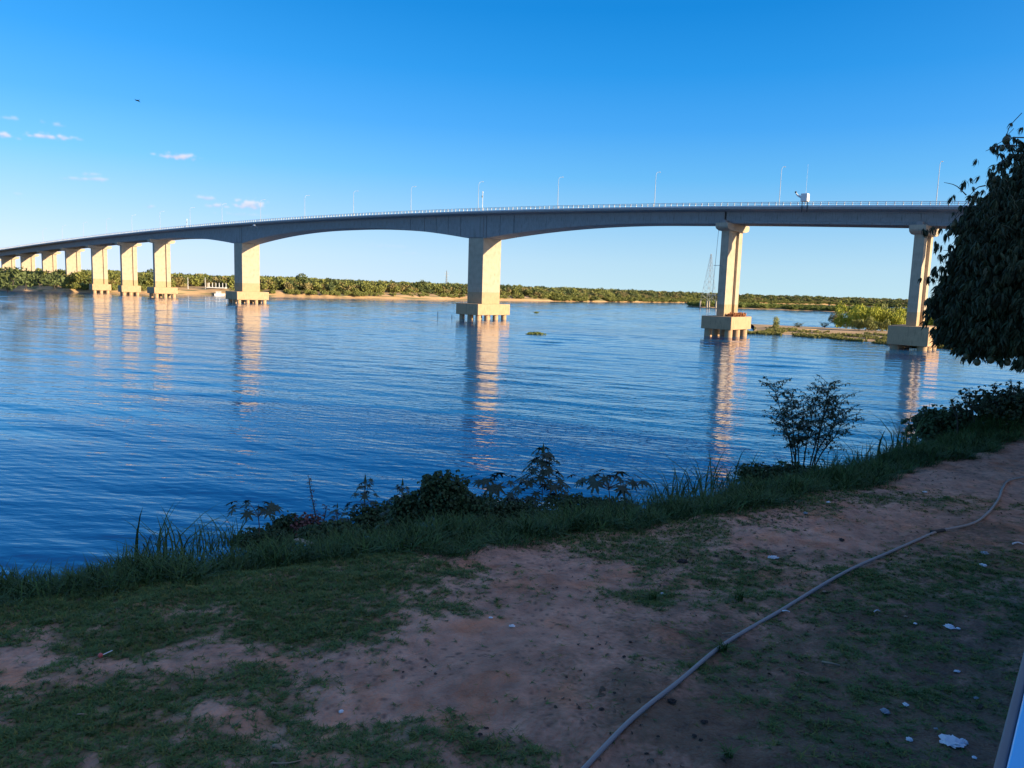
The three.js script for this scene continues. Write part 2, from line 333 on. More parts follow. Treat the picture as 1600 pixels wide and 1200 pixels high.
// water-level gauge pipe fixed to the near pier standing in the water
{
  const x = 81.3 - 2.6, g = [bar(V(x - 0.25, 27.5, -0.4), V(x - 0.9, 10, -0.4), 0.05), bar(V(x - 0.9, 10, -0.4), V(x - 0.9, 8.6, -0.4), 0.08)];
  for (const y of [10.2, 17.6]) g.push(bar(V(x - 1.0, y, -0.35), V(x + 1.8, y, 0.05), 0.06));
  part(bridge, 'gauge_pipe', merge(g), mat.steel);
}
// street lamps along the near edge
{
  const lampPost = () => {
    const o = thing('street_lamp', '', 'street lamp');
    part(o, 'pole', merge([cyl(0.045, 0.085, 8.0, 0, 4, 0, 8)]), mat.steel);
    part(o, 'arm', tube([V(0, 7.95, 0), V(0, 8.6, -0.12), V(0, 9.1, -0.7), V(0, 9.3, -1.6)], 0.045, 0.035, 10, 6), mat.steel);
    part(o, 'lantern', rbox(0.24, 0.12, 0.65, 0, 9.32, -1.85, 0.05), mat.steel);
    part(o, 'base_plate', box(0.35, 0.04, 0.35, 0, 0.02, 0), mat.steel);
    return o;
  };
  const where = { '126.8': 'above the pier beside the mango tree', '94.1': 'just left of the white equipment cabinet', '61.3': 'third from the right', '30.0': 'fourth from the right, right of the central pier', '-0.8': 'above the central pier, beside the beacon pole', '-31.5': 'first left of the central pier', '-62.1': 'second left of the central pier', '-91.8': 'third left of the central pier', '-122.5': 'just right of the far tall pier', '-152.9': 'just left of the far tall pier', '-181.0': 'second left of the far tall pier' };
  const proto = lampPost();
  const xs = [126.8, 94.1, 61.3, 30.0, -0.8, -31.5, -62.1, -91.8, -122.5, -152.9, -181, -210.5, -241, -271.5, -302, -332.5, -363];
  xs.forEach((x, i) => {
    const o = i ? proto.clone() : proto;
    if (i) { o.name = numbered('street_lamp'); scene.add(o); }
    o.position.copy(bridgePoint(x, railTop(x) - 1.12, NEAR - 0.62)); o.rotation.y = bridge.rotation.y;
    const w = where[x.toFixed(1)] ?? where[String(x)];
    o.userData = { label: w ? `slim pale street lamp on the bridge, ${w}` : `small street lamp on the bridge, ${['', 'third', 'fourth', 'fifth', 'sixth', 'seventh', 'eighth'][i - 10]} left of the far tall pier`, category: 'street lamp', group: 'street lamps along the bridge' };
  });
}
{ // equipment cabinet on legs at the railing, with camera arm and whip aerial
  const x = 100.3, y = railTop(x), o = thing('equipment_cabinet', 'white equipment cabinet standing on legs above the bridge railing', 'cabinet', bridgePoint(x, y - 1.7, NEAR + 0.25), bridge.rotation.y);
  part(o, 'box', rbox(1.5, 1.75, 1.5, 0, 2.55, 0, 0.12), mat.white);
  for (const s of [-1, 1]) part(o, 'leg', box(0.14, 2.4, 0.14, s * 0.6, 0.55, -0.1), mat.dark);
  part(o, 'arm', tube([V(-0.7, 2.6, 0), V(-1.3, 2.9, 0), V(-1.9, 3.3, 0), V(-2.1, 3.7, 0)], 0.28, 0.14, 8, 8), mat.white);
  part(o, 'camera_head', rbox(0.35, 0.35, 0.4, -2.15, 3.85, 0.1, 0.06), mat.dark);
  part(o, 'aerial', cyl(0.02, 0.03, 6.5, 0.1, 6.6, 0, 5), mat.white);
}
for (const [x, h, label] of [[1.0, 5.6, 'white beacon pole on the railing above the central pier'], [-184, 3.6, 'small white marker mast on the railing at the left slope']]) {
  const o = thing('beacon_pole', label, 'pole', bridgePoint(x, railTop(x) - 1.12, NEAR - 0.6), bridge.rotation.y);
  part(o, 'pole', cyl(0.07, 0.09, h, 0, h / 2, 0, 8), mat.white);
  part(o, 'lantern', merge([cyl(0.14, 0.14, 0.4, 0, h + 0.2, 0, 10), new THREE.ConeGeometry(0.16, 0.25, 10).translate(0, h + 0.52, 0)]), mat.white);
  part(o, 'control_box', box(0.25, 0.6, 0.25, -0.16, h - 1.0, 0), mat.dark);
}
// ---------------------------------------------------------------- near bank
const LAND = 7.3;
const edgePx = [[-500, 962], [-200, 925], [0, 895], [300, 862], [500, 838], [750, 812], [1000, 785], [1250, 745], [1400, 708], [1520, 676], [1660, 650]];
const edge = edgePx.map(([x, y]) => { const p = at(x, y, LAND); return [p.x, p.z]; });
{
  const a = edge[0], b = edge[edge.length - 1];
  edge.unshift([a[0] - 400, a[1] + 190]); edge.push([b[0] + 60, b[1] - 28], [b[0] + 500, b[1] - 200]);
}
function inland(x, z) {      // metres from the top of the bank, positive on land
  let best = 1e9, sign = 1;
  for (let i = 0; i + 1 < edge.length; i++) {
    const [ax, az] = edge[i], [bx, bz] = edge[i + 1], dx = bx - ax, dz = bz - az;
    const t = clamp(((x - ax) * dx + (z - az) * dz) / (dx * dx + dz * dz)), ex = x - ax - dx * t, ez = z - az - dz * t, d = ex * ex + ez * ez;
    if (d < best) { best = d; sign = dx * (z - az) - dz * (x - ax) >= 0 ? 1 : -1; }
  }
  return Math.sqrt(best) * sign;
}
const edgeY = (px) => { let i = 0; while (i < edgePx.length - 2 && edgePx[i + 1][0] < px) i++; const [a, b] = [edgePx[i], edgePx[i + 1]]; return mix(a[1], b[1], (px - a[0]) / (b[0] - a[0])); };
const mound = at(1640, 668, LAND);
function groundY(x, z, s = inland(x, z)) {
  const wob = fbm(x * 0.35, z * 0.35, 3) * 0.35;
  const e = s + wob;
  let y = LAND + fbm(x * 0.12 + 9, z * 0.12, 3) * 0.10 + fbm(x * 0.9, z * 0.9, 3) * 0.05 + fbm(x * 3.2 + 40, z * 3.2, 2) * 0.022 + 0.02 * Math.max(0, s - 3);
  if (s > 20) y = mix(y, LAND + 0.35, sstep(20, 60, s));
  y += 0.85 * Math.exp(-(((x - mound.x) / 3.2) ** 2 + ((z - mound.z) / 1.7) ** 2));
  if (e < 1.2) y -= 0.22 * (1 - sstep(-0.2, 1.2, e));
  if (e < 0) y = Math.max(-3, y + e * 0.86);
  return y;
}
// where turf grows, in metres: [pixel x, y, reach across, reach in depth, weight]
const blobs = [
  [770, 1010, 1.0, 1.1, -1.0], [730, 960, 0.5, 0.2, 0.6], [850, 890, 1.7, 1.4, -1.1], [640, 1095, 0.6, 0.5, -0.8], [555, 1100, 0.35, 0.3, -0.9], [960, 1110, 0.75, 0.9, -1.1], [900, 1010, 0.9, 1.0, -0.7], [1060, 885, 1.0, 0.6, -0.3], [1250, 835, 1.8, 1.2, -0.9],
  [1390, 810, 2.0, 1.0, -1.0], [1560, 720, 3.2, 3.2, -1.4], [1420, 745, 2.6, 1.0, -0.8], [560, 930, 0.4, 0.2, -0.7], [250, 955, 0.6, 0.22, -0.9], [25, 1035, 0.25, 0.18, -1.0], [360, 1010, 0.4, 0.25, -0.8], [350, 1110, 0.3, 0.2, -0.8], [1180, 990, 0.9, 0.7, -0.5], [1020, 1190, 0.5, 0.4, -0.9],
  [480, 1060, 0.25, 0.2, -0.7], [1110, 960, 0.6, 0.4, -0.4], [1300, 880, 1.2, 0.7, -0.5], [760, 1160, 0.2, 0.2, 0.5],
  [300, 975, 1.3, 0.45, 0.7], [640, 915, 1.5, 0.7, 1.5], [540, 1000, 0.9, 0.3, 0.5], [430, 1080, 1.0, 0.4, 0.7], [250, 1120, 1.2, 0.6, 0.55], [660, 1135, 0.45, 0.2, 1.1], [810, 1180, 0.4, 0.2, 1.3], [1000, 928, 0.5, 0.35, 1.7], [1150, 790, 2.8, 1.2, 1.0], [1010, 840, 1.4, 0.9, 0.6],
  [1500, 885, 1.6, 0.9, 1.1], [1380, 905, 1.0, 0.8, 0.7], [1400, 1010, 1.6, 1.1, 0.3], [1250, 1150, 1.0, 0.7, 0.05], [1500, 1100, 1.0, 0.8, 0.1], [1150, 1090, 0.6, 0.4, 0.3], [1250, 1040, 0.8, 0.6, 0.2], [1085, 870, 1.0, 0.8, 1.2], [1150, 930, 0.8, 0.45, 0.7], [1190, 950, 0.5, 0.3, 0.4], [1270, 800, 1.2, 0.5, 0.4], [470, 1000, 0.9, 0.3, 0.6], [150, 1010, 0.8, 0.25, 0.6], [600, 970, 0.8, 0.4, 0.5], [330, 930, 1.2, 0.3, 0.4], [930, 850, 1.2, 0.5, 0.3], [80, 1130, 0.8, 0.6, 0.9], [40, 960, 1.2, 0.6, 0.8], [500, 1180, 0.8, 0.35, 1.0], [200, 920, 2.2, 0.6, 0.8], [1020, 1050, 0.45, 0.35, 0.9], [940, 1020, 0.2, 0.2, 0.0], [1480, 790, 1.4, 0.5, 0.7], [60, 1030, 0.2, 0.2, 0],
].map(([x, y, a, b, w]) => { const p = at(x, y, LAND); return [p.x, p.z, a, b, w]; });
function turf(x, z, s = inland(x, z)) {
  let m = 0.16 + fbm(x * 0.55, z * 0.75, 4) * 0.95 + fbm(x * 2.3, z * 3.4, 4) * 1.25;
  for (const [bx, bz, a, b, w] of blobs) { const d = ((x - bx) / a) ** 2 + ((z - bz) / b) ** 2; if (d < 9) m += w * Math.exp(-d); }
  m += 1.1 * (1 - sstep(0.6, 2.6, s + fbm(x * 0.8, z * 0.8, 2)));
  return m;
}
{
  const axis = (lo, a, b, hi, step) => { const r = []; let x = a; while (x <= b) { r.push(x); x += step; } let d = step; x = b; while (x < hi) { d *= 1.22; x += d; r.push(x); } d = step; x = a; while (x > lo) { d *= 1.22; x -= d; r.unshift(x); } return r; };
  const xs = axis(-900, -14, 22, 900, 0.11), zs = axis(-420, -34, -2.5, 700, 0.11), pos = [], uv = [], idx = [];
  const X0 = -16, X1 = 26, Z0 = -38, Z1 = 4;      // the part that carries its own soil map
  for (const z of zs) for (const x of xs) { const s = inland(x, z); pos.push(x, groundY(x, z, s), z); uv.push((x - X0) / (X1 - X0), (z - Z0) / (Z1 - Z0)); }
  const n = xs.length;
  for (let j = 0; j + 1 < zs.length; j++) for (let i = 0; i + 1 < n; i++) { const a = j * n + i; idx.push(a, a + n, a + 1, a + 1, a + n, a + n + 1); }
  const T = 1536;
  const litterSpot = [[1300, 1060, 2.4, 1.7], [1450, 1150, 1.5, 1.0], [1500, 960, 2.0, 1.4], [1200, 1160, 1.4, 0.8], [1560, 840, 1.5, 1.2]].map(([x, y, a, b]) => { const p = at(x, y, LAND); return [p.x, p.z, a, b]; });
  const soil = texture(T, T, (u, v, c) => {
    const x = X0 + u * (X1 - X0), z = Z0 + v * (Z1 - Z0);
    const g1 = fbm(x * 0.5, z * 0.5, 3), g2 = fbm(x * 3.1 + 7, z * 3.1, 3), g3 = n2(x * 17, z * 17), g4 = n2(x * 41 + 3, z * 41);
    const k = 1 + g1 * 0.34 + g2 * 0.40 + g3 * 0.14 + g4 * 0.12;
    let r = 0.56 * k, g = 0.295 * k, b = 0.20 * k;
    const red = sstep(0.1, 0.5, fbm(x * 0.9 + 31, z * 0.9, 3)); r *= 1 + 0.05 * red; g *= 1 - 0.12 * red; b *= 1 - 0.25 * red;
    let L = 0; for (const [bx, bz, a, q] of litterSpot) L += Math.exp(-(((x - bx) / a) ** 2 + ((z - bz) / q) ** 2));
    L = clamp(L * 0.8 + fbm(x * 1.3 + 50, z * 1.3, 3) * 0.7 * L + (g3 * 0.35 + g4 * 0.3) * clamp(L * 2)) * 0.85;   // decayed leaf litter
    r = mix(r, 0.105 * k, L); g = mix(g, 0.07 * k, L); b = mix(b, 0.038 * k, L);
    const crumbs = sstep(0.62, 0.8, n2(x * 7.3 + 90, z * 9.1) * 0.6 + n2(x * 23 + 4, z * 29) * 0.55 + fbm(x * 0.7 - 20, z * 0.7, 2) * 0.5);
    r = mix(r, 0.07, crumbs * 0.75); g = mix(g, 0.05, crumbs * 0.75); b = mix(b, 0.04, crumbs * 0.75);
    const t = sstep(-0.35, 1.5, turf(x, z, 5) + g3 * 0.3 + g4 * 0.25) * 0.8;
    c[0] = mix(r, 0.10 * k, t); c[1] = mix(g, 0.115 * k, t); c[2] = mix(b, 0.05 * k, t);
  }, true);
  soil.wrapS = soil.wrapT = THREE.MirroredRepeatWrapping;
  const grit = texture(512, 512, (u, v, c) => { const h = 0.5 + tileNoise(u, v, 14, 2) * 0.22 + tileNoise(u, v, 40, 4) * 0.16 + tileNoise(u, v, 110, 6) * 0.12; c[0] = c[1] = c[2] = h; }, false, [42 / 2.3, 42 / 2.3], true);
  const ground = structure('ground', quads(pos, uv, idx), std(0xffffff, 0.97, { map: soil, bumpMap: grit, bumpScale: 0.05 }));
}
// ---------------------------------------------------------------- far banks and bars, laid along their water lines
function strip(front, profile, name, material, uvScale = 12) {      // front: world points; profile: [metres inland, height, roughness of the line]
  const pts = front.map(([x, z]) => V(x, 0, z)), c = new THREE.CatmullRomCurve3(pts, false, 'centripetal');
  const n = 500, pos = [], uv = [], idx = [];
  for (let i = 0; i <= n; i++) {
    const p = c.getPoint(i / n), t = c.getTangent(i / n), nx = -t.z, nz = t.x, s = i / n * 900;
    profile.forEach(([d, h, w], j) => {
      const k = d + w * (fbm(p.x * 0.02 + 5, p.z * 0.02, 4) * 2 + fbm(p.x * 0.09, p.z * 0.09, 2));
      const end = sstep(0, 0.05, i / n) * sstep(0, 0.05, 1 - i / n), hh = h > 0 ? mix(-0.3, h, end) : h;
      pos.push(p.x - nx * k, hh + (h > 0.4 ? w * 0.10 * fbm(p.x * 0.03 + j * 7, p.z * 0.03, 3) : 0), p.z - nz * k); uv.push((p.x * 0.8 + p.z * 0.6) / uvScale, (d + h * 2) / uvScale);
    });
  }
  const m = profile.length;
  for (let i = 0; i < n; i++) for (let j = 0; j + 1 < m; j++) { const a = i * m + j; idx.push(a, a + 1, a + m, a + m, a + 1, a + m + 1); }
  structure(name, quads(pos, uv, idx), material);
  return c;
}
const earthMap = texture(512, 512, (u, v, c) => {
  const n = tileNoise(u, v, 8, 21) * 0.2 + tileNoise(u, v, 30, 22) * 0.16 + tileNoise(u, v, 80, 23) * 0.1, k = 1 + n, g = sstep(0.1, 0.55, tileNoise(u, v, 12, 25) + n);
  c[0] = mix(0.52, 0.17, g) * k; c[1] = mix(0.33, 0.16, g) * k; c[2] = mix(0.165, 0.07, g) * k;
}, true, [1 / 5, 1 / 5]);
const earth = std(0xffffff, 0.96, { map: earthMap });
const water = (list) => list.map(([x, y]) => { const p = at(x, y, 0); return [p.x, p.z]; });
const farCurve = strip(water([[-420, 447], [-200, 449], [-60, 451.5], [40, 454], [95, 456], [140, 457.2], [220, 459], [300, 460.5], [430, 463.5], [520, 465.8], [600, 467.2], [720, 469], [850, 470.8], [930, 471.6], [1010, 472.3], [1080, 473], [1200, 474.5], [1330, 477.5], [1500, 483], [1750, 491]]),
  [[-14, -2, 1], [-0.5, -0.2, 1.5], [1.5, 0.9, 1.8], [5, 2.4, 2.5], [11, 3.4, 4], [26, 4.3, 5], [60, 5.0, 5], [160, 5.5, 5], [500, 6, 5], [2500, 7, 5]], 'far_bank', earth);
const marshCurve = strip(water([[1069, 478.2], [1078, 479.2], [1110, 480.6], [1160, 482.3], [1250, 485.3], [1320, 488], [1450, 493], [1620, 500], [1800, 508]]),
  [[-8, -2, 1], [-0.5, -0.2, 1], [2, 0.4, 1], [10, 0.8, 1.5], [40, 1.0, 1.5], [70, 0.6, 1.5], [80, -1, 1]], 'marsh_spit', earth);
const barCurve = strip(water([[1150, 519.2], [1166, 520.5], [1230, 523.6], [1300, 529], [1360, 534], [1420, 541], [1470, 545], [1540, 548], [1620, 553], [1800, 564]]),
  [[-8, -1.2, 0.8], [-0.4, -0.05, 1.2], [4, 0.10, 1.4], [10, 0.32, 1.4], [20, 0.8, 1.2], [32, 1.1, 1.2], [50, 0.8, 1.2], [62, -0.05, 1], [70, -1.5, 1]], 'sandbar', earth);
// ---------------------------------------------------------------- plant shapes
const leafy = (c, extra = {}) => std(c, 0.75, { side: THREE.DoubleSide, ...extra });
const green = {
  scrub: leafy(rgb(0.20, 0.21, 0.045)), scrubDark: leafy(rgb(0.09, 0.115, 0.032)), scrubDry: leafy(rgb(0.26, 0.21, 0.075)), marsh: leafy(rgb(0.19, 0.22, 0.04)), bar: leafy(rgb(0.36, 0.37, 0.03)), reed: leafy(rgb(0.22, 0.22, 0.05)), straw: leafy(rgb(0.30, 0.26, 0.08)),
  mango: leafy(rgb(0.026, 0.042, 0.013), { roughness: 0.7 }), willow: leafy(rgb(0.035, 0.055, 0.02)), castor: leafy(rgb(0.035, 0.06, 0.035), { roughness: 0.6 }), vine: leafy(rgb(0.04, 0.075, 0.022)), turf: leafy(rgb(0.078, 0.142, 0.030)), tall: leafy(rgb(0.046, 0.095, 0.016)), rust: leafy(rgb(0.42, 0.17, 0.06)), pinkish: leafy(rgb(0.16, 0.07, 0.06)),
};
const bark = std(rgb(0.07, 0.055, 0.042), 0.95), barkPale = std(rgb(0.16, 0.12, 0.085), 0.95);
// a loose crown of n small leaf clumps spread through lumps; leaf = clump size in metres
function crown(seed, n, lumps, leaf, lift = 0, up = 0.0) {
  const r = rng(seed), pos = [], uv = [], idx = [], a = V(0, 0, 0), b = V(0, 0, 0), p = V(0, 0, 0), q = V(0, 0, 0);
  const tot = lumps.reduce((s, l) => s + l[3] * l[4] * l[5], 0);
  for (const [cx, cy, cz, rx, ry, rz] of lumps) for (let k = Math.round(n * rx * ry * rz / tot); k > 0; k--) {
    do p.set(r() * 2 - 1, r() * 2 - 1, r() * 2 - 1); while (p.lengthSq() > 1);
    p.setLength(Math.pow(p.length(), 0.45) * (0.9 + 0.25 * n3(p.x * 1.7 + cx, p.y * 1.7 + seed, p.z * 1.7)));
    p.set(cx + p.x * rx, Math.max(lift, cy + p.y * ry), cz + p.z * rz);
    a.set(r() - 0.5, (r() - 0.5) * (1 + up * 4), r() - 0.5).normalize(); b.set(r() - 0.5, r() - 0.5, r() - 0.5).cross(a).normalize();
    const s = leaf * (0.6 + 0.8 * r()), w = s * (up ? 0.28 : 0.62), o = pos.length / 3;
    for (const [i, j] of [[-0.5, 0], [0.05, 0.5], [0.55, 0.05], [0, -0.5]]) { q.copy(p).addScaledVector(a, i * s).addScaledVector(b, j * w); pos.push(q.x, q.y, q.z); uv.push(i, j); }
    idx.push(o, o + 1, o + 2, o, o + 2, o + 3);
  }
  return quads(pos, uv, idx);
}
const stemGeo = (h, r, lean = 0.1, seed = 1) => { const q = rng(seed); return merge([tube([V(0, -0.4, 0), V(q() * lean, h * 0.4, q() * lean), V(lean * 2 * (q() - 0.5), h, lean)], r, r * 0.4, 5, 5), tube([V(0, h * 0.25, 0), V(h * 0.2, h * 0.5, 0.1), V(h * 0.35, h * 0.8, 0)], r * 0.6, r * 0.3, 4, 4), tube([V(0, h * 0.2, 0), V(-h * 0.2, h * 0.5, -0.1), V(-h * 0.3, h * 0.75, 0.1)], r * 0.6, r * 0.3, 4, 4)]); };
const scrubShapes = [0, 1, 2, 3, 4].map((i) => {
  const r = rng(40 + i), l = [];
  for (let k = 0; k < 5; k++) l.push([(r() - 0.5) * 4.2, 1.7 + r() * 2.2, (r() - 0.5) * 3.4, 1.3 + r() * 1.0, 1.0 + r() * 0.9, 1.3 + r() * 0.9]);
  return crown(60 + i, 300, l, 0.85, 0.1);
});
const scrubStem = [0, 1].map((i) => stemGeo(3.2, 0.16, 0.3, 5 + i));
const farGround = (c, u, d) => { const p = c.getPoint(u), t = c.getTangent(u); return V(p.x + t.z * d, 0, p.z - t.x * d); };
// front rank of trees on the far bank, one by one
{
  const r = rng(301), px = (p) => { const q = p.clone().project(camera); return (q.x + 1) * 800; };
  const mats = [green.scrub, green.scrub, green.scrubDark, green.scrubDry, green.scrub];
  const sector = (x, k) => {
    const tone = k === green.scrubDark ? 'dark green' : k === green.scrubDry ? 'dry olive' : 'sunlit green';
    if (x < 105) return [`${tone} scrub tree below the bridge's left end`, 'scrub trees below the left end of the bridge'];
    if (x < 366) return [`${tone} scrub tree behind the slender left piers`, 'scrub trees behind the slender left piers'];
    if (x < 755) return [`${tone} scrub tree between the two tall piers`, 'scrub trees between the two tall piers'];
    return [`small ${tone} scrub tree right of the central pier`, 'scrub trees right of the central pier'];
  };
  const N = 4000; let last = -1e9; const count = {}, nth = (n) => n + (n % 100 > 10 && n % 100 < 14 ? 'th' : ['th', 'st', 'nd', 'rd'][n % 10] ?? 'th');
  for (let i = 0; i < N; i++) {
    const u = i / N, base = farGround(farCurve, u, 0), x = px(base); if (x < -15 || x > 1110) continue;
    if (x - last < 6.5 + r() * 5) continue; last = x;
    const k = Math.floor(r() * 5), m = mats[Math.floor(r() * 5)], d = 15 + r() * 14, p = farGround(farCurve, u, d); p.y = 3.2;
    const gap = x > 285 && x < 362 ? 20 : 0; if (gap) { const q = farGround(farCurve, u, d + gap); p.copy(q); p.y = 3.8; }
    const s = (x > 760 ? 0.9 : 1.0) * (0.75 + r() * 0.55), [kindOf, group] = sector(x, m), label = `${kindOf}, ${nth(count[kindOf] = (count[kindOf] ?? 0) + 1)} such from left`;
    const o = thing('scrub_tree', label, 'tree', p, r() * TAU, group); o.scale.set(s * 1.15, s * (0.95 + r() * 0.35), s * 1.1);
    part(o, 'crown', scrubShapes[k], m); part(o, 'trunk', scrubStem[k % 2], bark);
  }
  // taller single trees that stand out of the skyline
  for (const [x, dpx, h, label] of [[470, 26, 1.7, 'tall dark tree rising above the scrub right of the far tall pier'], [700, 30, 1.5, 'round dark tree just left of the central pier'], [268, 40, 1.6, 'flat-topped tall tree right of the fourth slender pier'], [535, 24, 1.35, 'broad tree between the two tall piers, highest of its clump']]) {
    let best = 0, bd = 1e9; for (let i = 0; i < 2000; i++) { const q = Math.abs(px(farGround(farCurve, i / 2000, 0)) - x); if (q < bd) { bd = q; best = i / 2000; } }
    const p = farGround(farCurve, best, dpx); p.y = 3.6;
    const o = thing('shade_tree', label, 'tree', p, 1); o.scale.set(h, h * 1.15, h);
    part(o, 'crown', crown(90 + x, 380, [[0, 4.6, 0, 2.4, 1.5, 2.2], [1.2, 4.0, 0.4, 1.5, 1.1, 1.4], [-1.3, 4.2, -0.3, 1.4, 1.0, 1.4]], 0.7), green.scrubDark); part(o, 'trunk', stemGeo(4.4, 0.2, 0.2, 8), bark);
  }
  // the wood behind
  const lists = [[], [], []];
  for (let i = 0; i < 7500; i++) {
    const u = r(), near = px(farGround(farCurve, u, 0)) > 850, d = (near ? 5 : 24) + Math.pow(r(), 2.2) * 420, p = farGround(farCurve, u, d), x = px(p);
    if (x < -120 || x > 1750 || (x > 283 && x < 364 && d < 48)) continue;
    p.y = Math.min(3.6, 0.4 + d * 0.18) + Math.min(2.2, d * 0.02); const s = 0.8 + r() * 0.55;
    lists[Math.floor(r() * 3)].push(M4(p, quat(0, r() * TAU, 0), V(s * 1.2, s * (0.9 + r() * 0.4), s * 1.2)));
  }
  lists.forEach((l, i) => tag(copies('far_woodland', scrubShapes[i], [green.scrub, green.scrubDark, green.scrubDry][i], l), ['sunlit green scrub wood massed along the far bank', 'darker evergreen scrub mixed into the wood on the far bank', 'dry olive scrub mixed into the wood on the far bank'][i], 'woodland'));
  const bushes = [];
  for (let i = 0; i < 1500; i++) { const u = r(), p = farGround(farCurve, u, 2 + r() * 10), x = px(p); if (n2(u * 120, 3) < -0.05 || x < -20 || (x > 275 && x < 360)) continue; p.y = 1.2 + r(); const s = 0.32 + r() * 0.35; bushes.push(M4(p, quat(0, r() * TAU, 0), V(s * 1.4, s, s * 1.2))); }
  tag(copies('bank_scrub', scrubShapes[3], green.scrub, bushes), 'low scrub growing down the sandy face of the far bank', 'scrub');
  const rightBank = [];
  for (let i = 0; i < 6000; i++) { const u = 0.5 + 0.5 * r(), p = farGround(farCurve, u, -1 + r() * 26), x = px(p); if (x < 845 || x > 1720) continue; if (x < 1060 && n2(x * 0.03, 9) > 0.45) continue; p.y = 0.1 + r() * 1.5; const s = 0.6 + r() * 0.5; rightBank.push(M4(p, quat(0, r() * TAU, 0), V(s * 1.6, s * 0.9, s * 1.4))); }
  tag(copies('shore_scrub', scrubShapes[2], green.scrub, rightBank), 'dense low scrub along the far shore right of the central pier', 'scrub');
  // marsh spit
  const ms = [];
  for (let i = 0; i < 1500; i++) { const u = r(), p = farGround(marshCurve, u, 3 + r() * 62); p.y = 0.3; const s = 0.55 + r() * 0.45; ms.push(M4(p, quat(0, r() * TAU, 0), V(s * 1.4, s * 0.85, s * 1.3))); }
  tag(copies('marsh_scrub', scrubShapes[4], green.marsh, ms), 'low even green scrub covering the spit behind the right piers', 'scrub');
}
// bridge-shaded bushes at the left abutment
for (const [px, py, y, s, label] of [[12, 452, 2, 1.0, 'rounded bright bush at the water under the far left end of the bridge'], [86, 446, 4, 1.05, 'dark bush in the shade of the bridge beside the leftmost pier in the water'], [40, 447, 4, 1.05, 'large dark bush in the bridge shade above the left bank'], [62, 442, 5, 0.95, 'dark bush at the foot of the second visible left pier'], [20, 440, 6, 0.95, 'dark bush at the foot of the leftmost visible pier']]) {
  const p = at(px, py + 4, y + 1.3); const o = thing('bank_bush', label, 'bush', p, px); o.scale.setScalar(s); part(o, 'crown', scrubShapes[px % 5], green.scrubDark); part(o, 'stem', scrubStem[0], bark);
}
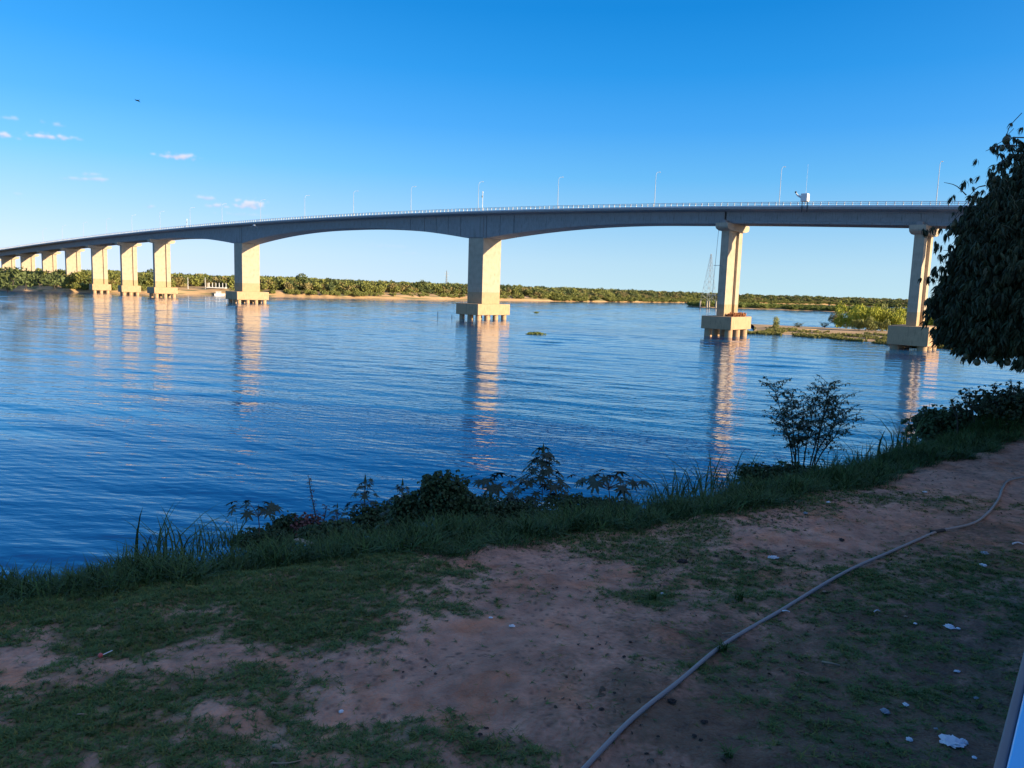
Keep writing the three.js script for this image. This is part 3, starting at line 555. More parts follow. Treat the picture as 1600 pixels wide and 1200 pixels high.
// ---------------------------------------------------------------- sandbar plants
{
  const r = rng(88);
  const feather = [0, 1, 2].map((i) => { const q = rng(130 + i), l = []; for (let k = 0; k < 9; k++) l.push([(q() - 0.5) * 5.6, 0.9 + q() * 3.2, (q() - 0.5) * 3.6, 1.1 + q() * 0.9, 1.0 + q() * 1.3, 1.1 + q() * 0.8]); return crown(120 + i, 1900, l, 0.62, 0.02, 1); });
  const spots = [[1322, 512, 1.0, 'feathery yellow-green bush at the left end of the sandbar thicket'], [1343, 514, 1.2, 'tall feathery bush second from the left in the sandbar thicket'], [1366, 515, 1.25, 'tallest yellow-green bush in the middle of the sandbar thicket'], [1390, 517, 1.2, 'feathery yellow-green bush touching the left side of the near right pier'], [1352, 519, 0.8, 'low olive bush in front of the sandbar thicket'], [1412, 514, 1.15, 'yellow-green bush behind the near right pier'], [1460, 516, 1.1, 'yellow-green bush between the near right pier and the mango tree'], [1490, 518, 1.2, 'yellow-green bush half hidden by the mango tree'], [1306, 510, 0.75, 'grey-green bush leaning over the left end of the thicket'], [1332, 511, 1.25, 'bush behind the left half of the sandbar thicket'], [1356, 511, 1.35, 'bush at the back of the sandbar thicket'], [1380, 512, 1.35, 'bush at the back of the thicket near the pier'], [1402, 517, 1.0, 'olive bush at the foot of the near right pier'], [1376, 520, 0.7, 'low bush in front of the thicket, right of the olive one']];
  spots.forEach(([x, y, s, label], i) => { const p = at(x, y, 0.7); const o = thing('sandbar_bush', label, 'bush', p, r() * TAU, 'bushes of the sandbar thicket'); o.scale.set(s * 1.2, s * 1.12, s * 1.2); part(o, 'crown', feather[i % 3], i === 8 ? green.scrubDry : i === 4 || i > 10 ? green.scrub : green.bar); part(o, 'stem', stemGeo(3, 0.09, 0.3, i + 3), barkPale); });
  { const p = at(1212, 516, 0.4); const o = thing('lone_bush', 'single upright bush standing alone on the tip of the sandbar', 'bush', p, 1); o.scale.setScalar(0.85); part(o, 'crown', crown(150, 800, [[0, 1.3, 0, 1.5, 1.4, 1.2], [1.5, 3.0, 0, 1.1, 1.3, 0.9], [-1.7, 3.5, 0.3, 0.9, 1.5, 0.8], [0.1, 3.4, -0.4, 1.0, 1.5, 0.8], [2.4, 1.8, 0, 0.9, 0.9, 0.7], [-1.0, 2.0, 0, 1.2, 1.2, 1.0]], 0.55, 0.05, 1), green.scrub); part(o, 'stem', stemGeo(3.4, 0.08, 0.3, 3), bark); }
  for (const [x, y, label] of [[1246, 513, 'low dark driftwood bush right of the lone bush on the sandbar'], [1288, 512, 'bare grey-branched bush left of the sandbar thicket']]) {
    const p = at(x, y, 0.7), g = []; for (let k = 0; k < 16; k++) { const a = r() * TAU, l = 1 + r() * 1.4; g.push(tube([V(0, 0, 0), V(Math.cos(a) * l * 0.4, l * 0.5, Math.sin(a) * l * 0.4), V(Math.cos(a) * l, l * 0.9, Math.sin(a) * l)], 0.06, 0.02, 4, 4)); }
    const o = thing('bare_bush', label, 'bush', p); part(o, 'branch', merge(g), bark); part(o, 'foliage', crown(x, 160, [[0, 1, 0, 1.6, 0.8, 1.2]], 0.4, 0, 1), green.scrubDark);
  }
  const blade = crown(7, 26, [[0, 0.35, 0, 0.35, 0.4, 0.35]], 0.55, 0, 1.5), list = [];
  for (let i = 0; i < 6500; i++) { const d = Math.pow(r(), 1.5) * 26 - 3.5, u = r(), p = farGround(barCurve, u, d); if (n2(p.x * 0.09, p.z * 0.09) < (d > 4 ? 0.15 : -0.25)) continue;  p.y = Math.max(-0.1, 0.02 + d * 0.03); list.push(M4(p, quat(0, r() * TAU, 0), 0.4 + r() * 0.75)); }
  tag(copies('marsh_grass', blade, green.reed, list), 'yellow-green marsh grass along the edge of the sandbar', 'grass');
  // dry plants on the cap of the right pier, floating plants
  const dry = []; for (let i = 0; i < 60; i++) { const p = bridgePoint(81.3 + 0.4 + r() * 1.9, 5.06, -1.2 - r() * 7.5); dry.push(M4(p, quat(0, r() * TAU, 0), 0.6 + r() * 0.9)); }
  tag(copies('dry_weeds', blade, green.rust, dry), 'rust-coloured dry weeds on the cap of the right pier in the water', 'weeds');
  for (const [x, y, w, label] of [[838, 522, 5.0, 'larger floating island of water plants right of the central pier'], [838, 489, 2.2, 'small floating tuft of water plants beyond the larger one']]) {
    const p = at(x, y, 0), o = thing('floating_plants', label, 'water plants', p), l = [];
    for (let i = 0; i < 90; i++) { const a = r() * TAU, q = Math.sqrt(r()); l.push(M4(V(Math.cos(a) * q * w * 0.5, 0, Math.sin(a) * q * w * 0.5), quat(0, r() * TAU, 0), (0.3 + r() * 0.6) * (1.1 - 0.6 * q))); }
    part(o, 'raft', new THREE.SphereGeometry(1, 12, 6).scale(w * 0.55, 0.06, w * 0.4), green.scrubDark); copies('foliage', blade, green.marsh, l, o);
  }
  for (const [x, y, h, label] of [[684, 497, 2.2, 'taller thin stake in the water left of the central pier'], [706, 498, 1.3, 'short thin stake beside the cap of the central pier']]) single('stake', cyl(0.09, 0.1, h + 2, 0, h / 2 - 1, 0, 6), bark, label, 'stake', at(x, y, 0));
}
// ---------------------------------------------------------------- far structures
{
  const lattice = (h, w0, w1, n, r) => {
    const g = [], leg = (k, y) => { const t = y / h, w = mix(w0, w1, t), a = k * Math.PI / 2 + Math.PI / 4; return V(Math.cos(a) * w, y, Math.sin(a) * w); };
    for (let k = 0; k < 4; k++) { g.push(bar(leg(k, 0), leg(k, h), r, 4)); for (let i = 0; i < n; i++) { const y0 = h * (1 - Math.pow(1 - i / n, 1.3)), y1 = h * (1 - Math.pow(1 - (i + 1) / n, 1.3)); g.push(bar(leg(k, y0), leg((k + 1) % 4, y1), r * 0.6, 4), bar(leg((k + 1) % 4, y0), leg(k, y1), r * 0.6, 4), bar(leg(k, y1), leg((k + 1) % 4, y1), r * 0.6, 4)); } }
    return merge(g);
  };
  const greySteel = std(rgb(0.30, 0.33, 0.36), 0.6);
  const p = at(1106, 480, 0.8).multiplyScalar(1.0); p.y = 0.8;
  const o = thing('lattice_mast', 'tall lattice mast on concrete feet beside the right pier in the water', 'mast', p, 0.4);
  part(o, 'lattice', lattice(34, 5.6, 0.35, 9, 0.1).translate(0, 4.4, 0), greySteel);
  for (let k = 0; k < 4; k++) { const a = k * Math.PI / 2 + Math.PI / 4; part(o, 'footing', cyl(0.55, 0.7, 4.6, Math.cos(a) * 5.6, 2.2, Math.sin(a) * 5.6, 10), mat.pier); }
  const q = away(697, 469, 760); q.y = 5; const py = thing('power_pylon', 'distant power pylon above the trees left of the central pier', 'pylon', q, 0.5);
  part(py, 'lattice', lattice(20, 1.4, 0.2, 6, 0.12), greySteel); for (const y of [15, 17.5]) part(py, 'crossarm', box(5, 0.25, 0.25, 0, y, 0), greySteel);
  // posts, poles and boat on the left bank
  const behind = (x, y, m) => { const e = at(x, y, 0), f = e.clone().sub(camera.position).setY(0).normalize(); return e.addScaledVector(f, m); };
  const d = behind(336, 461.6, 19), c = thing('concrete_platform', 'white kerbed platform with thin posts on the far bank', 'platform', V(d.x, 3.9, d.z), 0.05);
  part(c, 'kerb', box(11.5, 0.5, 4, 1.2, 0.6, 0), mat.white); for (let k = 0; k < 6; k++) part(c, 'post', box(0.32, 2.9, 0.32, -3.4 + k * 2.1, 2.2, 0.5), mat.white);
  part(c, 'hut_wall', box(1.2, 3.2, 2.0, -4.2, 1.9, 0), mat.pier);
  for (const [x, h, label] of [[294, 7, 'slim pale utility pole on the far bank, left of the platform'], [321, 7.2, 'pale utility pole with crossarm next to the platform']]) { const e = behind(x, 461, 15), u = thing('utility_pole', label, 'pole', V(e.x, 3.4, e.z)); part(u, 'pole', cyl(0.13, 0.18, h, 0, h / 2, 0, 8), mat.white); if (x > 300) part(u, 'crossarm', box(2.4, 0.14, 0.14, 0, h - 2.0, 0), mat.pier); else part(u, 'cap', cyl(0.2, 0.2, 0.2, 0, h, 0, 8), mat.pier); }
  const b = thing('river_boat', 'small white cabin boat moored at the far bank left of the tall pier', 'boat', at(343, 461.5, 0), 0.35);
  const hull = new THREE.Shape(); hull.moveTo(-3.0, 0.9); hull.lineTo(3.4, 1.1); hull.quadraticCurveTo(2.9, 0.1, 2.2, -0.25); hull.lineTo(-2.8, -0.25);
  part(b, 'hull', new THREE.ExtrudeGeometry(hull, { depth: 1.7, bevelSize: 0.12, bevelThickness: 0.15, bevelSegments: 2 }).translate(0, 0, -0.85), mat.white);
  part(b, 'cabin', rbox(3.0, 1.3, 1.6, -0.6, 1.6, 0, 0.1), mat.white); part(b, 'roof', rbox(3.6, 0.12, 1.9, -0.6, 2.3, 0, 0.05), mat.white);
  for (const x of [-1.4, -0.4, 0.4]) part(b, 'window', box(0.5, 0.45, 1.66, x, 1.75, 0), mat.dark);
  // birds
  const wing = (s, lift) => quads([0, 0, 0.14, 0, 0, -0.16, s * 0.55, lift, -0.14, s * 0.55, lift, 0.16, s * 1.1, lift * 0.55, -0.05], [0, 0, 0, 1, 1, 1, 1, 0, 1, 1], [0, 1, 2, 0, 2, 3, 3, 2, 4]);
  const bird = (name, label, p, turn, m, s, lift, size) => { const o = thing(name, label, 'bird', p, turn); part(o, 'body', new THREE.SphereGeometry(1, 12, 8).scale(0.13, 0.11, 0.38), m); part(o, 'neck', tube([V(0, 0.02, 0.3), V(0, 0.08, 0.45), V(0, 0.06, 0.58)], 0.05, 0.03, 5, 6), m); part(o, 'beak', new THREE.ConeGeometry(0.02, 0.14, 6).rotateX(Math.PI / 2).translate(0, 0.05, 0.64), mat.dark); part(o, 'tail', quads([-0.05, 0, -0.3, 0.05, 0, -0.3, 0.1, 0, -0.6, -0.1, 0, -0.6], [0, 0, 1, 0, 1, 1, 0, 1], [0, 1, 2, 0, 2, 3]), m); part(o, 'wing', wing(s, lift), m); part(o, 'wing', wing(-s, lift), m); o.scale.setScalar(size); return o; };
  const black = leafy(rgb(0.02, 0.02, 0.02)), pure = leafy(rgb(0.8, 0.8, 0.78));
  bird('dark_bird', 'dark bird gliding alone in the blue sky at upper left', away(215, 157, 85), 1.2, black, 0.72, -0.06, 0.5).rotation.z = -0.2;
  bird('white_egret', 'white egret flying in front of the bridge girder by the far tall pier', away(397, 352, 150), 0.6, pure, 0.8, -0.25, 1.25);
}
// ---------------------------------------------------------------- near plants
const onGround = (px, py) => { let p = at(px, py, LAND); for (let i = 0; i < 4; i++) p = at(px, py, groundY(p.x, p.z)); return p; };
const onBank = (px, py) => onGround(px, Math.max(py, edgeY(px) + 5));
const metres = (p, pixels) => pixels * p.distanceTo(camera.position) / 1194.75;
function leafShape(len, wid, droop, fold = 0.15) {     // a pointed leaf that bends down towards its tip
  const pos = [], uv = [], idx = [], st = [[0, 0.05], [0.3, 0.5], [0.62, 0.42], [1, 0]];
  st.forEach(([t, w]) => { const y = -droop * t * t * len, z = t * len * (1 - 0.25 * droop * t); for (const s of [-1, 0, 1]) { pos.push(s * w * wid, y + Math.abs(s) * fold * w * wid, z); uv.push(t, s); } });
  for (let i = 0; i < 3; i++) for (let s = 0; s < 2; s++) { const a = i * 3 + s; if (i < 2) idx.push(a, a + 3, a + 1, a + 1, a + 3, a + 4); else idx.push(a, a + 3 + s, a + 1); }
  return quads(pos, uv, idx);
}
const bladeGeo = (n, h, w, bend, seed) => {
  const r = rng(seed), g = [];
  for (let k = 0; k < n; k++) {
    const a = r() * TAU, l = h * (0.55 + r() * 0.6), b = bend * (0.4 + r()), pos = [], uv = [], idx = [], ox = (r() - 0.5) * h * 0.35, oz = (r() - 0.5) * h * 0.35, ww = w * (0.7 + r() * 0.6);
    [[0, 1], [0.4, 0.9], [0.75, 0.6], [1, 0]].forEach(([t, q]) => { const o = b * l * t * t, y = l * t * (1 - 0.35 * b * t); for (const s of q ? [-1, 1] : [0]) { pos.push(ox + Math.cos(a) * o - Math.sin(a) * s * ww * q * 0.5, y, oz + Math.sin(a) * o + Math.cos(a) * s * ww * q * 0.5); uv.push(s, t); } });
    idx.push(0, 1, 2, 2, 1, 3, 2, 3, 4, 4, 3, 5, 4, 5, 6); g.push(quads(pos, uv, idx));
  }
  return merge(g);
};
const tint = (r, a = 0.25) => { const k = 1 + (r() - 0.5) * 2 * a; return rgb(k * (1 + (r() - 0.5) * 0.25), k, k * (1 + (r() - 0.5) * 0.2)); };
// mango tree at the right edge
{
  const foot = V(16.2, 0, -16.8); foot.y = groundY(foot.x, foot.z) - 0.1;
  const tree = thing('mango_tree', 'dense dark mango tree leaning into the right edge with hanging leaves', 'tree', foot);
  const r = rng(501), lumps = [], L = (px, py, dist, rp, sq = 1) => { const p = away(px, py, dist), q = rp * p.distanceTo(camera.position) / 1194.75; lumps.push([p.sub(foot), q, q * sq]); };
  L(1705, 325, 17.5, 112); L(1615, 340, 16.6, 42); L(1590, 385, 16.3, 62); L(1562, 432, 16.0, 58); L(1538, 482, 15.8, 56, 0.85); L(1600, 470, 16, 85); L(1670, 420, 16.5, 130); L(1560, 512, 15.4, 42, 0.7); L(1628, 285, 17, 28); L(1650, 255, 17.2, 32); L(1556, 348, 16.4, 28); L(1500, 482, 16.0, 30, 0.9); L(1600, 520, 15.2, 36, 0.7); L(1660, 500, 15.3, 60, 0.8);
  L(1582, 300, 16.6, 24); L(1526, 368, 16.3, 22); L(1508, 400, 16.2, 20); L(1502, 440, 16.1, 26); L(1496, 520, 15.8, 26, 0.8); L(1520, 548, 15.5, 18, 0.7); L(1560, 560, 15.3, 14, 0.6); L(1595, 575, 14.4, 16);
  const near = lumps.length;
  lumps.push([V(0.5, 6.5, -0.5), 4.2, 3.6], [V(2.8, 5.2, 1.2), 3.2, 2.9], [V(2.5, 4.8, -2.5), 3.2, 2.8], [V(-1.0, 7.6, -0.5), 2.6, 2.2]);
  const whorls = [0, 1, 2].map((i) => { const q = rng(520 + i), g = []; for (let k = 0; k < 9; k++) { const l = leafShape(0.17 + q() * 0.07, 0.048, 0.5 + q() * 0.5); l.applyMatrix4(M4(V(0, (q() - 0.5) * 0.06, 0), quat(0.35 + q() * 0.85, k * 0.7 + q() * 0.5, 0), 1)); g.push(l); } return merge(g); });
  const lists = [[], [], []], cols = [[], [], []], p = V(0, 0, 0);
  lumps.forEach(([c, q, qy], i) => {
    const n = Math.round((i < near ? 900 : 60) * q * q * 4 + 30);
    for (let k = 0; k < n; k++) {
      do p.set(r() * 2 - 1, r() * 2 - 1, r() * 2 - 1); while (p.lengthSq() > 1 || p.lengthSq() < 0.01);
      const deep = k % 3 === 0, out = k % 17 === 1; p.setLength((deep ? 0.35 + 0.5 * r() : out ? 1.0 + 0.14 * r() : 0.82 + 0.2 * r()) * (0.88 + 0.5 * n3(p.x * 2.8 + i, p.y * 2.2, p.z * 2.2)));
      p.set(c.x + p.x * q, c.y + p.y * qy, c.z + p.z * q); if (p.y < 2.3 + 0.35 * r()) continue; if (!deep && n3(p.x * 1.5, p.y * 1.5, p.z * 1.5) > 0.3) continue;
      const j = k % 3; lists[j].push(M4(p.clone(), quat((r() - 0.5) * 0.9, r() * TAU, (r() - 0.5) * 0.9), (i < near ? 0.62 : 1.9) * (0.75 + r() * 0.55))); cols[j].push(tint(r, 0.3));
    }
  });
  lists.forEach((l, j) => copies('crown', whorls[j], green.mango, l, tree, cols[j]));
  part(tree, 'trunk', merge([tube([V(0, -0.3, 0), V(0.1, 1.2, 0), V(-0.2, 2.6, 0), V(0, 4.5, -0.2), V(0.4, 7, -0.4)], 0.38, 0.12, 14, 10)]), bark);
  for (const e of [lumps[3][0], lumps[6][0], lumps[0][0], V(2.8, 5.2, 1.2), V(2.5, 4.8, -2.5), lumps[7][0]]) part(tree, 'limb', tube([V(-0.1, 2.3, 0), V(e.x * 0.35, mix(2.6, e.y, 0.45), e.z * 0.35), e.clone()], 0.16, 0.03, 10, 7), bark);
  const fruitGeo = new THREE.SphereGeometry(0.055, 10, 8).scale(1, 1.2, 1), fruitMat = std(rgb(0.07, 0.075, 0.03), 0.5);
  for (const [x, y, d, s] of [[1572, 219, 16.8, 1.15], [1566, 232, 16.8, 0.85], [1554, 281, 16.4, 1], [1490, 352, 16.2, 1], [1484, 364, 16.2, 0.9], [1496, 378, 16.0, 1], [1527, 566, 15.2, 1], [1548, 562, 15.2, 1.1], [1574, 566, 15.2, 1], [1510, 556, 15.3, 0.9]]) {
    const q = away(x, y, d).sub(foot), f = part(tree, 'fruit', fruitGeo, fruitMat); f.position.copy(q); f.scale.setScalar(s);
    part(f, 'stalk', tube([V(0, 0.05, 0), V(0.03, 0.2, 0), V(0.2, 0.42, 0)], 0.006, 0.006, 6, 4), bark);
  }
  for (const [x, y, a, b] of [[1600, 215, -45, 12], [1590, 228, -50, 8], [1510, 305, -35, -20], [1540, 290, -25, 16], [1490, 450, -30, -12], [1500, 405, -26, -14], [1520, 420, -30, -22]]) { const p0 = away(x, y, 16.5).sub(foot), p1 = away(x + a, y + b, 16.4).sub(foot); part(tree, 'twig', tube([p0, p0.clone().lerp(p1, 0.5).add(V(0, 0.06, 0)), p1], 0.012, 0.004, 6, 4), bark); }
}
// tall trees outside the frame that throw the foreground into shade
{
  const geo = crown(610, 5200, [[0, 9.5, 0, 6.0, 5.5, 6.0], [3.5, 7.5, 1.5, 4.2, 4.0, 4.2], [-3.4, 7.2, -1.5, 4.2, 4.2, 4.2], [0.5, 6.0, 3.4, 4.0, 3.6, 3.8], [0, 6.3, -3.6, 4.0, 3.8, 3.8], [0, 13, 0, 4, 3, 4]], 0.85);
  const trunk = merge([tube([V(0, -0.4, 0), V(0.1, 3, 0.1), V(0, 8, 0), V(0.2, 13, 0)], 0.55, 0.15, 10, 9), ...[0, 1, 2, 3].map((k) => tube([V(0, 3, 0), V(Math.cos(k * 1.6) * 2, 5, Math.sin(k * 1.6) * 2), V(Math.cos(k * 1.6) * 4, 8, Math.sin(k * 1.6) * 4)], 0.25, 0.08, 6, 6))]);
  const r = rng(77), names = ['nearest the terrace', 'second from the terrace', 'third from the terrace', 'fourth from the terrace', 'farthest along the bank', 'behind the nearest one', 'behind the second one', 'behind the third one', 'behind the fourth one', 'behind the farthest one', 'beside the terrace steps', 'at the back of the row'];
  let k = 0;
  for (const [al, from] of [[33, 6], [48, 1]]) for (let t = from; t > -52; t -= 11) {
    const x = al * 0.926 - t * 0.378, z = al * 0.378 + t * 0.926, p = V(x, groundY(x, z), z);
    const o = thing('shade_tree', `large spreading tree in the row right of the frame, ${names[k++ % 12]}`, 'tree', p, r() * TAU, 'trees shading the bank'); o.scale.setScalar(0.95 + r() * 0.2);
    part(o, 'crown', geo, green.scrubDark); part(o, 'trunk', trunk, bark);
  }
}
// turf and longer grass
{
  const r = rng(900), tufts = [0, 1].map((i) => bladeGeo(9, 0.045, 0.005, 1.0, 910 + i)), lists = [[], []], cols = [[], []];
  const put = (x, z, m, s) => { const j = r() < 0.5 ? 0 : 1, y = groundY(x, z, s); lists[j].push(M4(V(x, y - 0.004, z), quat((r() - 0.5) * 0.5, r() * TAU, (r() - 0.5) * 0.5), V(0.8 + r() * 0.6, (0.5 + r() * 0.6) * clamp(0.4 + m * 0.45, 0.35, 1.3), 0.8 + r() * 0.6))); const dry = r() < 0.2; cols[j].push(dry ? rgb(2.4, 1.35, 1.3) : tint(r, 0.3)); };
  for (const [z0, z1, x0, x1, dens] of [[-9, -2.6, -9, 9, 1900], [-16, -9, -14, 16, 900], [-34, -16, -10, 26, 260]]) for (let i = (z1 - z0) * (x1 - x0) * dens; i > 0; i--) {
    const x = mix(x0, x1, r()), z = mix(z0, z1, r()); if (Math.abs(x) > -z * 0.82 + 1.2) continue;
    const s = inland(x, z); if (s < -0.3) continue;
    const m = turf(x, z, s); if (r() > 0.015 + 0.85 * sstep(-0.35, 1.8, m)) continue; put(x, z, m, s);
  }
  lists.forEach((l, j) => tag(copies('turf_grass', tufts[j], green.turf, l, scene, cols[j]), ['short patchy turf growing over the bare earth of the bank', 'finer short turf mixed into the patchy ground of the bank'][j], 'grass'));
  const tall = [0, 1, 2].map((i) => bladeGeo(13, 0.42, 0.011, 0.9, 930 + i)), tl = [[], [], []], tc = [[], [], []];
  let len = 0; const segs = []; for (let i = 1; i + 2 < edge.length; i++) { const d = Math.hypot(edge[i + 1][0] - edge[i][0], edge[i + 1][1] - edge[i][1]); segs.push([i, d]); len += d; }
  for (let i = 0; i < 24000; i++) {
    let t = r() * 50; let k = 0; while (k < segs.length - 1 && t > segs[k][1]) { t -= segs[k][1]; k++; }
    const e = segs[k][0], f = t / segs[k][1], [ax, az] = edge[e], [bx, bz] = edge[e + 1], dx = (bx - ax) / segs[k][1], dz = (bz - az) / segs[k][1], s = 1.05 - Math.pow(r(), 0.85) * 2.6 + fbm(mix(ax, bx, f) * 0.5, 3, 2) * 0.7;
    const x = mix(ax, bx, f) - dz * s, z = mix(az, bz, f) + dx * s, j = i % 3, big = 0.55 + 0.7 * r() + 0.45 * fbm(x * 0.8 + 4, z * 0.8, 2);
    const h = big * mix(0.85, 0.3, sstep(0.0, 1.6, s)); tl[j].push(M4(V(x, groundY(x, z) - 0.03, z), quat((r() - 0.5) * 0.4, r() * TAU, (r() - 0.5) * 0.4), V(big, h, big))); tc[j].push(tint(r, 0.35));
  }
  tl.forEach((l, j) => tag(copies('bank_grass', tall[j], green.tall, l, scene, tc[j]), ['long grass hanging over the top of the river bank', 'broad-leaved long grass along the top of the river bank', 'arching long grass along the top of the river bank'][j], 'grass'));
  // stands of tall reed grass
  const reed = [0, 1].map((i) => bladeGeo(17, 0.95, 0.02, 1.0, 950 + i));
  [[262, 862, 84, 'clump of arching reed grass at the left of the bank'], [325, 856, 60, 'low clump of reed grass right of the arching clump'], [362, 850, 56, 'reed grass beside the small bush at left'], [1048, 775, 62, 'tall reed grass right of the big-leaved plants'], [1090, 772, 72, 'tallest clump of reed grass before the slim tree'], [1135, 765, 62, 'reed clump in the middle of the tall stand'], [1180, 757, 66, 'reed clump just left of the slim tree'], [1222, 750, 48, 'reed grass at the foot of the slim tree'], [1300, 736, 46, 'reed grass right of the slim tree'], [1345, 722, 44, 'second reed clump right of the slim tree'], [1400, 706, 62, 'reed clump below the reflection of the right pier'], [1440, 698, 66, 'thick reed clump left of the earth mound'], [1480, 690, 60, 'reed clump touching the earth mound'], [1015, 785, 40, 'low reed grass under the flat-topped plant'], [980, 790, 36, 'short reed grass between the big-leaved plants']].forEach(([x, y, hp, label], i) => {
    const p = onBank(x, y), o = thing('reed_clump', label, 'reed grass', p, i, 'reed clumps along the bank'), h = metres(p, hp + Math.max(0, edgeY(x) + 5 - y)) / 0.95;
    for (let k = 0; k < 3; k++) { const m = part(o, 'blades', reed[(i + k) % 2], green.tall); m.scale.set(h * 1.1, h * (1 - k * 0.15), h * 1.1); m.position.set((k - 1) * 0.22 * h, 0, (k % 2) * 0.15); m.rotation.y = k * 2.1 + i; }
  });
  // small tufts on the open ground
  const tuft = [0, 1].map((i) => bladeGeo(40, 0.16, 0.012, 0.9, 970 + i));
  [[1155, 938, 'small round grass tuft on the bare ground left of the hose'], [1138, 1182, 'leafy green weed tuft at the bottom, right of the hose end'], [1020, 938, 'grass tuft beside a white pebble'], [335, 0, ''], [1130, 1018, 'grass growing round the hose']].forEach(([x, y, label], i) => { if (!label) return; const p = onGround(x, y), o = single('grass_tuft', tuft[i % 2], green.turf, label, 'grass', p); const s = metres(p, 40) / 0.25; o.scale.set(s, s * 0.8, s); });
}
// big-leaved plants along the bank
const palm = [0, 1, 2].map((i) => {     // palmate leaf with seven lobes, stalk end at the origin
  const r = rng(700 + i), pos = [0, 0, 0], uv = [0, 0], idx = [], n = 7; let k = 0;
  for (let j = 0; j < n; j++) {
    const a = -2.3 + j * 4.6 / (n - 1), l = (0.72 + 0.28 * Math.cos(a * 0.7)) * (0.92 + r() * 0.16), dip = (t) => -0.16 * t * t - 0.03 * Math.cos(a * 7) * t;
    for (const [da, t] of [[-0.30, 0.42], [-0.14, 0.72], [0, 1], [0.14, 0.72], [0.30, 0.42]]) { const q = l * t; pos.push(Math.sin(a + da) * q * 0.5, dip(t) * 0.6 + (da ? 0 : 0.0), Math.cos(a + da) * q * 0.5 + 0.1); uv.push(q, a); k++; }
  }
  for (let j = 1; j < k; j++) idx.push(0, j, j + 1);
  return quads(pos, uv, idx);
});
function bigLeaf(px, py, hp, n, leafPx, label, seed, spread = 0.55, flat = 0, mt = green.castor) {
  const p = onBank(px, py), h = 1.04 * metres(p, hp + Math.max(0, edgeY(px) + 5 - py)), ls = metres(p, leafPx), r = rng(seed), o = thing('big_leaf_plant', label, 'plant', p, 0, 'big-leaved plants on the bank');
  const stem = [V(0, -0.2, 0), V(0.02, h * 0.4, 0.02), V(-0.02, h * 0.75, 0), V(0, h * 0.95, 0)];
  part(o, 'stem', tube(stem, 0.022, 0.008, 10, 6), barkPale);
  for (let k = 0; k < n; k++) {
    const t = flat ? 0.86 + 0.14 * r() : 0.06 + 0.94 * Math.pow(k / n, 0.85), y = h * (flat ? 0.62 + 0.1 * r() : t * 0.95), a = k * 2.4 + r() * 0.6, R = h * spread * (flat ? 0.25 + 0.85 * r() : (1.05 - t) * 0.9 + 0.1) * (0.75 + r() * 0.45);
    const tip = V(Math.cos(a) * R, flat ? h * (0.86 + 0.16 * r()) : y + h * 0.10 * (r() - 0.2), Math.sin(a) * R * 0.8), s = ls * (0.75 + r() * 0.5) * (flat ? 1 : 1.15 - 0.5 * t);
    const st = part(o, 'petiole', tube([V(0, y * (flat ? 1 : 0.92), 0), V(tip.x * 0.5, mix(y, tip.y, 0.5) + 0.03, tip.z * 0.5), tip], 0.006, 0.004, 5, 4), barkPale);
    const lf = part(o, 'leaf', palm[k % 3], mt); lf.position.copy(tip); lf.scale.setScalar(s); lf.rotation.order = 'YXZ'; lf.rotation.set(0.35 + r() * 0.55, Math.PI / 2 - a, (r() - 0.5) * 0.5);
  }
  if (!flat) { const bud = part(o, 'bud', new THREE.ConeGeometry(0.03, 0.16, 6).translate(0, 0.08, 0), green.vine); bud.position.set(0, h * 0.93, 0); bud.scale.setScalar(h); }
}
bigLeaf(845, 808, 104, 92, 30, 'tallest big-leaved plant, pyramid shaped, in the middle of the bank', 31, 0.55);
bigLeaf(768, 808, 62, 16, 30, 'thin-stalked big-leaved plant left of the tallest one', 32, 0.75, 1);
bigLeaf(950, 802, 56, 22, 30, 'flat-topped big-leaved plant right of the tallest one', 33, 0.9, 1);
bigLeaf(570, 824, 72, 48, 22, 'bushy big-leaved plant left of the leafy mound', 34, 0.5);
bigLeaf(628, 818, 62, 36, 20, 'big-leaved plant growing out of the left side of the leafy mound', 35, 0.5);
bigLeaf(405, 850, 60, 18, 24, 'small big-leaved plant with drooping leaves at the left of the bank', 36, 0.62, 1);
bigLeaf(527, 836, 44, 26, 18, 'low big-leaved plant next to the thin vine shoot', 37, 0.6);
bigLeaf(1470, 690, 36, 14, 28, 'low big-leaved plant on the reed bank below the right pier', 38, 0.8);
bigLeaf(800, 812, 40, 14, 34, 'low spreading plant at the foot of the tallest one', 39, 0.7);
